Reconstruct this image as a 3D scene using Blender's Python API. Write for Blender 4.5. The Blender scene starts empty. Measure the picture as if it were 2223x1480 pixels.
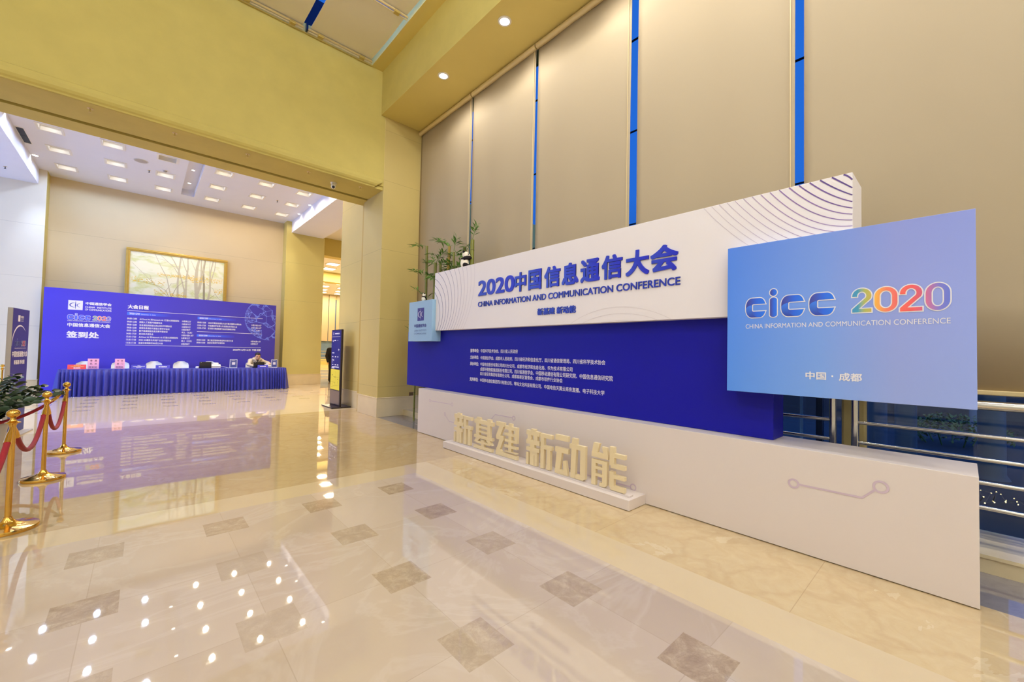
import bpy, bmesh, math, random
from mathutils import Vector, Matrix, Euler
random.seed(7)
SC = bpy.context.scene
COL = SC.collection
PI = math.pi

# ------------------------------------------------------------------ camera, world, exposure
H = 1.45
def cam_axes(yaw, pitch, roll):
    f = Vector((math.sin(yaw)*math.cos(pitch), math.cos(yaw)*math.cos(pitch), math.sin(pitch)))
    r = Vector((math.cos(yaw), -math.sin(yaw), 0)); u = r.cross(f)
    return r*math.cos(roll)+u*math.sin(roll), -r*math.sin(roll)+u*math.cos(roll), f
_r, _u, _f = cam_axes(.735, .0275, .0214)
cam = bpy.data.cameras.new('camera'); camo = bpy.data.objects.new('camera', cam); COL.objects.link(camo)
camo.matrix_world = Matrix(((_r.x, _u.x, -_f.x, 0), (_r.y, _u.y, -_f.y, 0), (_r.z, _u.z, -_f.z, H), (0, 0, 0, 1)))
cam.sensor_fit = 'HORIZONTAL'; cam.sensor_width = 36; cam.lens = 886.4/2223*36; cam.clip_start = .02; cam.clip_end = 300
SC.camera = camo

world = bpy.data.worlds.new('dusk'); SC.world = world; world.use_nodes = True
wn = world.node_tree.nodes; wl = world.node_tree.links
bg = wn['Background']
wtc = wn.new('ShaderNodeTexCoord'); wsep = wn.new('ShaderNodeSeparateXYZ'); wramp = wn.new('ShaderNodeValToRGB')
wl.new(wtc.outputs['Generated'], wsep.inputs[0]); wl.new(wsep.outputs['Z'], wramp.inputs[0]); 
# sky brightened toward the unseen west, added as cool fill for the lobby
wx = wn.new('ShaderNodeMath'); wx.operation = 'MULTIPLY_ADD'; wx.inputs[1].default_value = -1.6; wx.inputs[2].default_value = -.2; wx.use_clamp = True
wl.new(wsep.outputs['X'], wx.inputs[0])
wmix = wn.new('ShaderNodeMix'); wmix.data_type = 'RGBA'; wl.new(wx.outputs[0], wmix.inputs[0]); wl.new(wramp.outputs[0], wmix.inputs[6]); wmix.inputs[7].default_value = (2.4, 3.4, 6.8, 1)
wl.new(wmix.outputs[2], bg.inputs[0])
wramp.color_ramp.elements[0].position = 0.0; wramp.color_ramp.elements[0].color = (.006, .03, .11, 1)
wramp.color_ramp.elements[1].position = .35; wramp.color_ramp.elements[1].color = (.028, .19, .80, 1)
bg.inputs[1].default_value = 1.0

SC.view_settings.view_transform = 'Standard'; SC.view_settings.look = 'None'
SC.view_settings.gamma = 1.0; SC.view_settings.use_curve_mapping = False
SC.view_settings.exposure = 0.0
try:
    SC.cycles.use_denoising = True; SC.cycles.use_adaptive_sampling = True; SC.cycles.adaptive_threshold = .03
    SC.cycles.max_bounces = 7; SC.cycles.diffuse_bounces = 4; SC.cycles.glossy_bounces = 3; SC.cycles.transparent_max_bounces = 8
    SC.cycles.sample_clamp_indirect = 6.0; SC.cycles.caustics_reflective = False; SC.cycles.caustics_refractive = False
except Exception: pass
# lamp powers (W) and colours, all given off by the lamps built below
P_BULK, P_HALL, P_COFFER, P_DOWN, P_FAR = 97, 183, 19, 200, 4.4
WARM = (1.0, .98, .98); NEUT = (.93, .97, 1.0); COOL = (.50, .66, 1.0); AMBER = (1.0, .82, .55); LOBW = (1.0, .88, .72)

# ------------------------------------------------------------------ materials
def lin(c):
    return tuple(((v/255)/12.92 if v/255 <= .04045 else ((v/255+.055)/1.055)**2.4) for v in c)
class NT:
    def __init__(s, m): s.m = m; s.t = m.node_tree; s.n = s.t.nodes; s.l = s.t.links
    def new(s, t, **kw):
        n = s.n.new('ShaderNode'+t)
        for k, v in kw.items(): setattr(n, k, v)
        return n
    def _in(s, sock, v):
        if isinstance(v, bpy.types.NodeSocket): s.l.new(v, sock)
        else: sock.default_value = v
    def math(s, op, a, b=0.0, c=None, clamp=False):
        n = s.new('Math', operation=op); n.use_clamp = clamp
        s._in(n.inputs[0], a); s._in(n.inputs[1], b)
        if c is not None: s._in(n.inputs[2], c)
        return n.outputs[0]
    def mix(s, f, a, b):
        n = s.new('Mix', data_type='RGBA'); s._in(n.inputs[0], f)
        for i, v in ((6, a), (7, b)):
            s._in(n.inputs[i], (*v, 1) if isinstance(v, tuple) and len(v) == 3 else v)
        return n.outputs[2]
    def noise(s, vec, scale, detail=4, rough=.55, dist=0.0):
        n = s.new('TexNoise'); n.inputs['Scale'].default_value = scale; n.inputs['Detail'].default_value = detail
        n.inputs['Roughness'].default_value = rough; n.inputs['Distortion'].default_value = dist
        if vec is not None: s.l.new(vec, n.inputs['Vector'])
        return n.outputs['Fac']
    def ramp(s, f, stops):
        n = s.new('ValToRGB'); s.l.new(f, n.inputs[0]); e = n.color_ramp.elements
        while len(e) < len(stops): e.new(.5)
        for el, (p, c) in zip(e, stops): el.position = p; el.color = (*c, 1)
        return n.outputs[0]
def pmat(name, rgb, rough=.5, metal=0.0, spec=.5, var=.06, vscale=3.0, bump=0.0, bscale=60, emit=None, estr=0.0, trans=0.0, alpha=None, sheen=0.0, coat=0.0):
    m = bpy.data.materials.new(name); m.use_nodes = True; t = NT(m); p = t.n['Principled BSDF']
    c = lin(rgb)
    if var > 0:
        tc = t.new('TexCoord'); f = t.noise(tc.outputs['Object'], vscale)
        t.l.new(t.mix(f, tuple(v*(1-var) for v in c), tuple(min(1, v*(1+var)) for v in c)), p.inputs['Base Color'])
    else: p.inputs['Base Color'].default_value = (*c, 1)
    p.inputs['Roughness'].default_value = rough; p.inputs['Metallic'].default_value = metal
    p.inputs['Specular IOR Level'].default_value = spec
    p.inputs['Transmission Weight'].default_value = trans
    p.inputs['Sheen Weight'].default_value = sheen; p.inputs['Coat Weight'].default_value = coat
    if bump > 0:
        tc = t.new('TexCoord'); b = t.new('Bump'); b.inputs['Strength'].default_value = bump; b.inputs['Distance'].default_value = .01
        t.l.new(t.noise(tc.outputs['Object'], bscale), b.inputs['Height']); t.l.new(b.outputs[0], p.inputs['Normal'])
    if emit is not None:
        p.inputs['Emission Color'].default_value = (*emit, 1); p.inputs['Emission Strength'].default_value = estr
    return m
def grad_mat(name, stops, axis='X', stops2=None, axis2='Z', rough=.45):
    """a colour gradient along the part's own bounding box"""
    m = bpy.data.materials.new(name); m.use_nodes = True; t = NT(m); p = t.n['Principled BSDF']
    tc = t.new('TexCoord'); sp = t.new('SeparateXYZ'); t.l.new(tc.outputs['Generated'], sp.inputs[0])
    c = t.ramp(sp.outputs[axis], [(a, lin(b)) for a, b in stops])
    if stops2:
        c2 = t.ramp(sp.outputs[axis2], [(a, lin(b)) for a, b in stops2])
        mm = t.new('Mix', data_type='RGBA', blend_type='MULTIPLY'); mm.inputs[0].default_value = 1
        t.l.new(c, mm.inputs[6]); t.l.new(c2, mm.inputs[7]); c = mm.outputs[2]
    t.l.new(c, p.inputs['Base Color']); p.inputs['Roughness'].default_value = rough
    return m

M = {}
M['wall_yellow'] = pmat('yellow_plaster', (196, 177, 94), .75, var=.11, vscale=3.0, bump=.05)
M['wall_stone'] = pmat('cream_stone', (216, 194, 128), .6, var=.05, vscale=2.2, bump=.03)
M['wall_lobby'] = pmat('cream_wallpaper', (226, 214, 188), .75, var=.03)
M['wall_lobby_yellow'] = pmat('ochre_pilaster_plaster', (212, 190, 112), .7, var=.04)
M['wall_pale'] = pmat('pale_plaster', (226, 226, 214), .75, var=.03)
M['ceil'] = pmat('white_ceiling_paint', (232, 232, 242), .85, var=.02)
M['soffit'] = pmat('buff_soffit_paint', (224, 204, 122), .8, var=.06, vscale=1.2)
M['groove'] = pmat('shadow_joint', (110, 96, 52), .9, var=.02)
M['basebd'] = pmat('marble_skirting', (220, 200, 158), .22, var=.08, vscale=5)
M['trimstrip'] = pmat('brass_tone_trim', (196, 170, 92), .5, var=.03)
M['white'] = pmat('white_laminate', (224, 211, 202), .45, var=.015)
M['white2'] = pmat('white_gloss_plastic', (240, 240, 240), .35, var=.01)
M['headerprint'] = pmat('white_printed_panel', (238, 229, 226), .5, var=.015)
M['blue'] = pmat('deep_blue_print', (22, 21, 150), .45, spec=.2, var=.04, vscale=1.0)
M['blue_board'] = grad_mat('registration_blue_lit_west', [(0, (70, 58, 215)), (.5, (64, 52, 185)), (1, (60, 48, 158))], 'X')  # brighter west end puts the cool lobby light into the board's colour
M['lightblue'] = grad_mat('light_blue_print', [(0, (150, 185, 212)), (1, (158, 190, 212))], 'Y')
M['logonavy'] = pmat('navy_ink', (58, 54, 132), .5, var=.02)
M['ink_blue'] = grad_mat('royal_blue_acrylic', [(0, (34, 40, 190)), (1, (52, 74, 190))], 'Y', rough=.3)
M['ink_blue2'] = pmat('royal_blue_ink', (36, 56, 172), .35, var=.02)
M['ink_white'] = pmat('white_ink', (238, 234, 236), .5, var=.01)
M['ink_pale'] = pmat('pale_lavender_ink', (226, 220, 232), .5, var=.01)
M['ink_slate'] = pmat('slate_ink', (112, 128, 170), .5, var=.02)
M['ink_red'] = pmat('red_ink', (210, 60, 70), .5, var=.02)
M['ink_gold'] = pmat('gold_ink', (245, 205, 110), .5, var=.02)
M['ink_dark'] = pmat('dark_ink', (120, 70, 110), .6, var=.02)
M['lilac'] = pmat('lilac_ink', (206, 184, 196), .5, var=.01)
M['letter'] = pmat('cream_foam_letter', (232, 212, 168), .6, var=.02)
M['brass'] = pmat('polished_brass', (226, 178, 84), .14, metal=1.0, var=.03)
M['steel'] = pmat('brushed_steel', (205, 200, 190), .2, metal=1.0, var=.03)
M['rope'] = pmat('red_velvet', (146, 8, 26), .75, var=.1, vscale=40, sheen=.05)
M['cloth'] = pmat('blue_satin', (56, 60, 160), .30, var=.06, vscale=6, sheen=.05)
M['black'] = pmat('black_plastic', (22, 20, 24), .4, var=.02)
M['kioskblack'] = pmat('dark_bronze_metal', (48, 38, 38), .35, metal=.3, var=.03)
M['kioskgrey'] = pmat('smoked_panel', (128, 110, 96), .3, metal=.3, var=.04)
M['kioskblue'] = pmat('navy_sign_print', (34, 32, 112), .4, var=.03)
M['yellowcard'] = pmat('yellow_map_print', (222, 204, 52), .5, var=.03)
M['navyposter'] = grad_mat('navy_poster_print', [(0, (52, 62, 130)), (.35, (44, 38, 132)), (1, (42, 36, 128))], 'Z')
M['grey'] = pmat('light_grey_plastic', (200, 198, 196), .5, var=.02)
M['greyside'] = pmat('grey_board_edge', (176, 168, 162), .6, var=.02)
M['redcard'] = pmat('red_card', (232, 70, 72), .5, var=.02)
M['pinkcard'] = pmat('pink_card', (246, 178, 214), .6, var=.02)
M['bluecard'] = pmat('blue_card', (52, 48, 178), .45, var=.02)
M['acrylic'] = pmat('clear_acrylic', (225, 228, 238), .1, var=0, spec=.6)
M['skin'] = pmat('skin', (222, 172, 140), .5, var=.04, vscale=30)
M['hair'] = pmat('black_hair', (30, 24, 22), .55, var=.1, vscale=40)
M['jacket'] = pmat('beige_jacket_cloth', (206, 188, 158), .8, var=.06, vscale=14)
M['jacket_grey'] = pmat('grey_jacket_front', (150, 140, 130), .8, var=.06, vscale=14)
M['trousers'] = pmat('dark_trousers', (42, 42, 52), .8, var=.05)
M['suit'] = pmat('black_suit', (26, 25, 32), .7, var=.05)
M['shoe'] = pmat('black_leather', (20, 18, 18), .35, var=.03)
M['lip'] = pmat('lip', (180, 104, 92), .5, var=.02)
M['bamboo'] = pmat('green_bamboo', (112, 112, 32), .45, var=.25, vscale=7)
M['bamboo_y'] = pmat('golden_bamboo', (158, 130, 44), .45, var=.2, vscale=7)
M['node'] = pmat('bamboo_node', (96, 92, 40), .6, var=.1)
M['leaf'] = pmat('bamboo_leaf', (94, 136, 46), .5, var=.35, vscale=12)
M['leafd'] = pmat('glossy_dark_leaf', (32, 56, 26), .38, var=.4, vscale=9)
M['stemgreen'] = pmat('plant_stem', (70, 98, 46), .5, var=.1)
M['soil'] = pmat('potting_soil', (58, 44, 34), .95, var=.3, vscale=30)
M['pot'] = pmat('grey_ceramic', (188, 184, 182), .3, var=.05)
M['fur_w'] = pmat('white_plush', (238, 226, 204), .95, var=.06, vscale=40, bump=.3, bscale=120)
M['fur_b'] = pmat('black_plush', (22, 14, 18), .95, var=.1, vscale=40, bump=.3, bscale=120)
M['blind'] = pmat('cream_blind_fabric', (170, 152, 121), .8, var=.025, vscale=.7)
M['skyblind'] = pmat('skylight_blind_fabric', (242, 234, 218), .8, var=.025, vscale=.9)
M['tube'] = pmat('cream_blind_tube', (216, 192, 138), .4, var=.02)
M['frame_al'] = pmat('dark_anodised_frame', (36, 52, 84), .35, metal=.6, var=.02)
M['blueglint'] = pmat('painted_sky_glint', (96, 150, 226), .3, var=.02)
M['gilt'] = pmat('gilt_frame', (196, 160, 72), .35, metal=.35, var=.12, vscale=10)
M['canvas'] = None
M['trunk'] = pmat('painted_grey_trunk', (198, 188, 158), .7, var=.1, vscale=8)
M['trunkd'] = pmat('painted_dark_branch', (160, 150, 120), .7, var=.1, vscale=8)
M['yleaf'] = pmat('painted_yellow_leaf', (232, 196, 74), .7, var=.2, vscale=6)
M['concrete'] = pmat('outdoor_paving', (34, 38, 48), .7, var=.2, vscale=1)
M['column_out'] = pmat('outdoor_column', (92, 104, 116), .7, var=.05)
M['shrub'] = pmat('night_shrub', (70, 96, 44), .7, var=.4, vscale=8)
M['deskwood'] = pmat('reception_wood', (190, 130, 80), .4, var=.15, vscale=5)
M['slate_blue'] = pmat('distant_blue_glazing', (98, 122, 150), .15, var=.08)
M['printer'] = pmat('printer_plastic', (222, 216, 208), .45, var=.02)
M['brown'] = pmat('brown_socket', (120, 84, 54), .4, var=.02)
M['ventdark'] = pmat('dark_vent_slat', (40, 44, 52), .5, var=.05)
M['camw'] = pmat('camera_white', (236, 230, 214), .3, var=.01)
M['cab'] = pmat('spot_white', (236, 232, 226), .4, var=.01)
def emis(name, col, s):
    m = bpy.data.materials.new(name); m.use_nodes = True; t = NT(m)
    t.n.remove(t.n['Principled BSDF']); e = t.new('Emission'); e.inputs[0].default_value = (*col, 1); e.inputs[1].default_value = s
    t.l.new(e.outputs[0], t.n['Material Output'].inputs[0]); return m
M['lamp_w'] = emis('lamp_lens_warm', (1, .95, .86), 9)
M['lamp_c'] = emis('lamp_lens_cool', (.95, .97, 1), 9)
M['lamp_wb'] = emis('tube_warm', (1, .93, .78), 13); M['lamp_cb'] = emis('tube_cool', (.97, .97, .95), 13)
M['lamp_a'] = emis('lamp_lens_amber', (1, .86, .62), 7)
M['fairy'] = emis('string_light_bulb', (1, .66, .24), 6)
M['sheen_screen'] = emis('neon_sign_glow', (.9, .85, .75), .5)
# glass: see-through with a mirror layer
def glass_mat():
    m = bpy.data.materials.new('window_glass'); m.use_nodes = True; t = NT(m); t.n.remove(t.n['Principled BSDF'])
    tr = t.new('BsdfTransparent'); tr.inputs[0].default_value = (.82, .9, .95, 1)
    gl = t.new('BsdfGlossy'); gl.inputs['Roughness'].default_value = .01
    lw = t.new('LayerWeight'); lw.inputs[0].default_value = .5
    fr = t.math('ADD', t.math('MULTIPLY', t.math('POWER', lw.outputs['Facing'], 4.0), .7), .03)
    mx = t.new('MixShader'); t.l.new(fr, mx.inputs[0]); t.l.new(tr.outputs[0], mx.inputs[1]); t.l.new(gl.outputs[0], mx.inputs[2])
    t.l.new(mx.outputs[0], t.n['Material Output'].inputs[0]); return m
M['glass'] = glass_mat()
def canvas_mat():
    m = bpy.data.materials.new('painted_canvas'); m.use_nodes = True; t = NT(m); p = t.n['Principled BSDF']
    tc = t.new('TexCoord'); mp = t.new('Mapping'); mp.inputs['Scale'].default_value = (1, 1, 2.2); t.l.new(tc.outputs['Object'], mp.inputs[0])
    f = t.noise(mp.outputs[0], 1.6, 6, .6, .6)
    t.l.new(t.ramp(f, [(.3, lin((240, 232, 200))), (.5, lin((236, 234, 206))), (.62, lin((214, 216, 150))), (.75, lin((240, 232, 190)))]), p.inputs['Base Color'])
    p.inputs['Roughness'].default_value = .6; return m
M['canvas'] = canvas_mat()
def floor_mat():
    m = bpy.data.materials.new('polished_marble_floor'); m.use_nodes = True; t = NT(m); p = t.n['Principled BSDF']
    tc = t.new('TexCoord'); o = tc.outputs['Object']; sp = t.new('SeparateXYZ'); t.l.new(o, sp.inputs[0]); X, Y = sp.outputs['X'], sp.outputs['Y']
    PX, PY, HX = .735, .785, .138
    def cell(v, c, per):
        q = t.math('ADD', t.math('DIVIDE', t.math('SUBTRACT', v, c), per), .5)
        return t.math('FLOOR', q), t.math('MULTIPLY', t.math('ABSOLUTE', t.math('SUBTRACT', t.math('FRACT', q), .5)), per)
    ix, dx = cell(X, 1.283, PX); iy, dy = cell(Y, 1.643, PY)
    inset = t.math('MULTIPLY', t.math('LESS_THAN', dx, HX), t.math('LESS_THAN', dy, HX))
    joint = t.math('MULTIPLY', t.math('MAXIMUM', t.math('LESS_THAN', dx, .0022), t.math('LESS_THAN', dy, .0022)), t.math('SUBTRACT', 1, inset))
    wv = t.new('CombineXYZ'); t.l.new(ix, wv.inputs[0]); t.l.new(iy, wv.inputs[1])
    wh = t.new('TexWhiteNoise', noise_dimensions='3D'); t.l.new(wv.outputs[0], wh.inputs['Vector']); rnd = wh.outputs['Value']
    # quadrant slabs between the insets
    sx = t.math('FLOOR', t.math('DIVIDE', t.math('SUBTRACT', X, 1.283), PX)); sy = t.math('FLOOR', t.math('DIVIDE', t.math('SUBTRACT', Y, 1.643), PY))
    wv2 = t.new('CombineXYZ'); t.l.new(sx, wv2.inputs[0]); t.l.new(sy, wv2.inputs[1]); wv2.inputs[2].default_value = 7.3
    wh2 = t.new('TexWhiteNoise', noise_dimensions='3D'); t.l.new(wv2.outputs[0], wh2.inputs['Vector']); rnd2 = wh2.outputs['Value']
    n1 = t.noise(o, 1.3, 6, .6, 1.2); n2 = t.noise(o, 5.5, 8, .65, 2.0); n3 = t.noise(o, 14, 6, .6, .5)
    field = t.mix(n1, lin((206, 186, 164)), lin((222, 203, 182)))
    field = t.mix(t.math('MULTIPLY', rnd2, .6), field, lin((198, 176, 150)))
    vein = t.math('SUBTRACT', 1, t.math('MULTIPLY', t.math('ABSOLUTE', t.math('SUBTRACT', t.noise(o, .9, 5, .6, 1.5), .5)), 28), clamp=True)
    field = t.mix(t.math('MULTIPLY', vein, .17), field, lin((236, 224, 210)))
    nsc = t.noise(o, 9, 8, .7, 3.0); crk = t.math('SUBTRACT', 1, t.math('MULTIPLY', t.math('ABSOLUTE', t.math('SUBTRACT', nsc, .5)), 22), clamp=True)
    insc = t.ramp(n2, [(.32, lin((150, 122, 92))), (.5, lin((178, 152, 120))), (.68, lin((210, 188, 156)))]); insc = t.mix(t.math('MULTIPLY', crk, .4), insc, lin((118, 92, 64)))
    insc = t.mix(t.math('MULTIPLY', t.math('MULTIPLY', rnd, rnd), .9), insc, lin((204, 184, 158)))
    field = t.mix(t.math('MULTIPLY', inset, .7), field, insc)
    field = t.mix(t.math('MULTIPLY', joint, .35), field, lin((176, 154, 126)))
    border = t.mix(n1, lin((216, 192, 152)), lin((226, 204, 166)))
    # clouded golden marble with thin veins
    vo = t.new('TexVoronoi', feature='DISTANCE_TO_EDGE'); vo.inputs['Scale'].default_value = 2.2
    wob = t.new('VectorMath', operation='ADD'); nz = t.new('TexNoise'); nz.inputs['Scale'].default_value = 3.5; nz.inputs['Detail'].default_value = 6
    t.l.new(o, nz.inputs['Vector']); sc_ = t.new('VectorMath', operation='SCALE'); sc_.inputs['Scale'].default_value = .55
    t.l.new(nz.outputs['Color'], sc_.inputs[0]); t.l.new(o, wob.inputs[0]); t.l.new(sc_.outputs[0], wob.inputs[1]); t.l.new(wob.outputs[0], vo.inputs['Vector'])
    ve = t.math('SUBTRACT', 1, t.math('MULTIPLY', vo.outputs['Distance'], 9), clamp=True)
    gold = t.mix(n2, lin((206, 176, 126)), lin((228, 204, 160)))
    gold = t.mix(t.math('MULTIPLY', ve, .2), gold, lin((178, 138, 88)))
    gold = t.mix(t.math('MULTIPLY', t.math('GREATER_THAN', n1, .6), .35), gold, lin((238, 220, 184)))
    slabx = t.math('LESS_THAN', t.math('ABSOLUTE', t.math('SUBTRACT', t.math('FRACT', t.math('DIVIDE', Y, 1.35)), .5)), .0016)
    gold = t.mix(t.math('MULTIPLY', slabx, .5), gold, lin((168, 136, 92)))
    far = t.math('MULTIPLY', t.math('GREATER_THAN', Y, 4.72), .34); gold = t.mix(far, gold, lin((166, 136, 96)))  # marble darkened past the border to imitate the hall's light falloff
    grey = t.mix(n2, lin((122, 116, 118)), lin((160, 152, 150)))
    # regions
    inb = t.math('MAXIMUM', t.math('GREATER_THAN', X, 2.45), t.math('GREATER_THAN', Y, 4.36))
    ing = t.math('MAXIMUM', t.math('GREATER_THAN', X, 2.79), t.math('GREATER_THAN', Y, 4.72))
    c = t.mix(inb, field, border); c = t.mix(ing, c, gold)
    c = t.mix(t.math('GREATER_THAN', X, 3.76), c, grey)
    lob = t.math('GREATER_THAN', Y, 9.63)
    lf = t.mix(n1, lin((226, 203, 166)), lin((236, 214, 178)))
    lf = t.mix(t.math('MULTIPLY', t.math('MULTIPLY', inset, .4), t.math('GREATER_THAN', Y, 12.6)), lf, lin((150, 132, 104)))
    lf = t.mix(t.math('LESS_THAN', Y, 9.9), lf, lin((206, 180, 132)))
    c = t.mix(lob, c, lf)
    c = t.mix(.11, c, (0.0, 0.0, 0.0)); t.l.new(c, p.inputs['Base Color']); p.inputs['Roughness'].default_value = .02; p.inputs['IOR'].default_value = 1.9
    b = t.new('Bump'); b.inputs['Strength'].default_value = .0015; b.inputs['Distance'].default_value = .004
    t.l.new(t.noise(o, 2.4, 2), b.inputs['Height']); t.l.new(b.outputs[0], p.inputs['Normal'])
    return m
M['floor'] = floor_mat()

# ------------------------------------------------------------------ builders
class MB:
    def __init__(s): s.v = []; s.f = []; s.m = []
    def add(s, vs, fs, mi=0):
        k = len(s.v); s.v += [tuple(v) for v in vs]; s.f += [tuple(i+k for i in f) for f in fs]; s.m += [mi]*len(fs); return s
    def box(s, a, b, mi=0):
        x0, y0, z0 = (min(a[i], b[i]) for i in range(3)); x1, y1, z1 = (max(a[i], b[i]) for i in range(3))
        return s.add([(x0,y0,z0),(x1,y0,z0),(x1,y1,z0),(x0,y1,z0),(x0,y0,z1),(x1,y0,z1),(x1,y1,z1),(x0,y1,z1)],
                     [(0,3,2,1),(4,5,6,7),(0,1,5,4),(1,2,6,5),(2,3,7,6),(3,0,4,7)], mi)
    def quad(s, *p, mi=0): return s.add(p, [tuple(range(len(p)))], mi)
    def prism(s, poly, fr, d, mi=0):
        """poly: 2D points, fr: (origin, ax, ay, an) frame, d: depth along an"""
        o, ax, ay, an = (Vector(q) for q in fr); n = len(poly)
        lo = [o+ax*x+ay*y for x, y in poly]; hi = [q+an*d for q in lo]
        return s.add(lo+hi, [tuple(range(n-1, -1, -1)), tuple(range(n, 2*n))]+[(i, (i+1) % n, (i+1) % n+n, i+n) for i in range(n)], mi)
    def tube(s, pts, r, n=8, cap=True, mi=0):
        pts = [Vector(p) for p in pts]; rs = r if isinstance(r, (list, tuple)) else [r]*len(pts); vs = []; fs = []
        t0 = (pts[1]-pts[0]).normalized(); ref = Vector((0, 0, 1)) if abs(t0.z) < .9 else Vector((1, 0, 0)); side = t0.cross(ref).normalized()
        for i, p in enumerate(pts):
            t = (pts[min(i+1, len(pts)-1)]-pts[max(i-1, 0)]).normalized()
            side = (side-t*side.dot(t)).normalized(); up = side.cross(t)
            for k in range(n):
                a = 2*PI*k/n; vs.append(p+side*(math.cos(a)*rs[i])+up*(math.sin(a)*rs[i]))
        for i in range(len(pts)-1):
            for k in range(n): fs.append((i*n+k, i*n+(k+1) % n, (i+1)*n+(k+1) % n, (i+1)*n+k))
        if cap: fs += [tuple(range(n-1, -1, -1)), tuple(range((len(pts)-1)*n, len(pts)*n))]
        return s.add(vs, fs, mi)
    def lathe(s, prof, o=(0,0,0), n=24, mi=0, ax='Z', cap=True):
        vs = []; fs = []
        for r, z in prof:
            for k in range(n):
                a = 2*PI*k/n; q = (r*math.cos(a), r*math.sin(a), z)
                if ax == 'Y': q = (q[0], q[2], q[1])
                vs.append((o[0]+q[0], o[1]+q[1], o[2]+q[2]))
        for i in range(len(prof)-1):
            for k in range(n): fs.append((i*n+k, i*n+(k+1) % n, (i+1)*n+(k+1) % n, (i+1)*n+k))
        if cap: fs += [tuple(range(n-1, -1, -1)), tuple(range((len(prof)-1)*n, len(prof)*n))]
        return s.add(vs, fs, mi)
    def cone(s, p0, r0, p1, r1, n=14, cap=5):
        """round-ended tapered limb"""
        p0, p1 = Vector(p0), Vector(p1); d = (p1-p0); L = d.length; d.normalize(); pts = []; rs = []
        for i in range(cap): a = PI/2*i/cap; pts.append(p0-d*r0*math.cos(a)); rs.append(max(.0005, r0*math.sin(a)))
        pts.append(p0); rs.append(r0); pts.append(p1); rs.append(r1)
        for i in range(cap-1, -1, -1): a = PI/2*i/cap; pts.append(p1+d*r1*math.cos(a)); rs.append(max(.0005, r1*math.sin(a)))
        return s.tube(pts, rs, n)
    def ell(s, c, r, rot=None, n=16):
        R = (rot or Euler((0, 0, 0))).to_matrix(); vs = []; fs = []; k = n//2
        for i in range(k+1):
            th = PI*i/k
            for j in range(n):
                ph = 2*PI*j/n; q = Vector((r[0]*math.sin(th)*math.cos(ph), r[1]*math.sin(th)*math.sin(ph), r[2]*math.cos(th)))
                vs.append(Vector(c)+R@q)
        for i in range(k):
            for j in range(n): fs.append((i*n+j, (i+1)*n+j, (i+1)*n+(j+1) % n, i*n+(j+1) % n))
        return s.add(vs, fs)
def base_of(o):
    while o.parent: o = o.parent
    return o
ORG = {}
def setp(o, label=None, cat=None, group=None, kind=None):
    if label: o['label'] = label
    if cat: o['category'] = cat
    if group: o['group'] = group
    if kind: o['kind'] = kind
def make(name, mb, mats, parent=None, smooth=False, bevel=0.0, auto=False, label=None):
    org = Vector((0, 0, 0)) if parent is None else Vector(ORG.get(base_of(parent).name, (0, 0, 0)))
    me = bpy.data.meshes.new(name); me.from_pydata([tuple(Vector(v)-org) for v in mb.v], [], mb.f)
    for m in (mats if isinstance(mats, (list, tuple)) else [mats]): me.materials.append(M[m] if isinstance(m, str) else m)
    if len(me.materials) > 1: me.polygons.foreach_set('material_index', mb.m)
    bm = bmesh.new(); bm.from_mesh(me)
    bmesh.ops.remove_doubles(bm, verts=bm.verts, dist=1e-6) if smooth else None
    bmesh.ops.recalc_face_normals(bm, faces=bm.faces) if not auto else None
    bm.to_mesh(me); bm.free()
    if smooth:
        me.polygons.foreach_set('use_smooth', [True]*len(me.polygons))
        try: me.set_sharp_from_angle(angle=math.radians(42))
        except Exception: pass
    o = bpy.data.objects.new(name, me); COL.objects.link(o)
    if parent is not None: o.parent = parent
    if bevel:
        b = o.modifiers.new('edge', 'BEVEL'); b.width = bevel; b.segments = 2; b.limit_method = 'ANGLE'
    if label: o['label'] = label
    return o
def thing(name, label, cat, loc=(0, 0, 0), group=None):
    o = bpy.data.objects.new(name, None); COL.objects.link(o); o.location = loc; o.empty_display_size = .1
    ORG[o.name] = tuple(loc); setp(o, label, cat, group, 'thing'); return o
def solo(name, label, cat, mb, mat, group=None, **kw):
    """a thing that is one mesh, its origin at its base"""
    xs = list(zip(*mb.v)); loc = ((min(xs[0])+max(xs[0]))/2, (min(xs[1])+max(xs[1]))/2, min(xs[2]))
    mb.v = [(v[0]-loc[0], v[1]-loc[1], v[2]-loc[2]) for v in mb.v]
    o = make(name, mb, mat, None, **kw); o.location = loc; setp(o, label, cat, group, 'thing'); ORG[o.name] = tuple(loc); return o
def struct(name, mb, mat, parent=None, **kw):
    o = make(name, mb, mat, parent, **kw)
    if parent is None: o['kind'] = 'structure'
    return o
def dup(root, loc, rz=0.0, label=None, group=None):
    r = root.copy(); COL.objects.link(r); r.location = loc; r.rotation_euler = (0, 0, rz)
    if label: r['label'] = label
    if group: r['group'] = group
    for ch in list(root.children):
        c = ch.copy(); COL.objects.link(c); c.parent = r
        for g in list(ch.children): d = g.copy(); COL.objects.link(d); d.parent = c
    return r
def light(parent, kind, loc, power, color, size=.1, spot=None, rot=(0, 0, 0), blend=.6):
    l = bpy.data.lights.new('lamp_light', kind); l.energy = power; l.color = color
    if kind == 'SPOT': l.spot_size = math.radians(spot); l.spot_blend = blend; l.shadow_soft_size = size
    elif kind == 'AREA': l.shape = 'DISK'; l.size = size
    else: l.shadow_soft_size = size
    o = bpy.data.objects.new('lamp_light', l); COL.objects.link(o)
    if parent is not None:
        o.parent = parent; o.location = Vector(loc)-Vector(ORG.get(base_of(parent).name, (0, 0, 0)))
    else: o.location = loc
    o.rotation_euler = rot; return o

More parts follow.
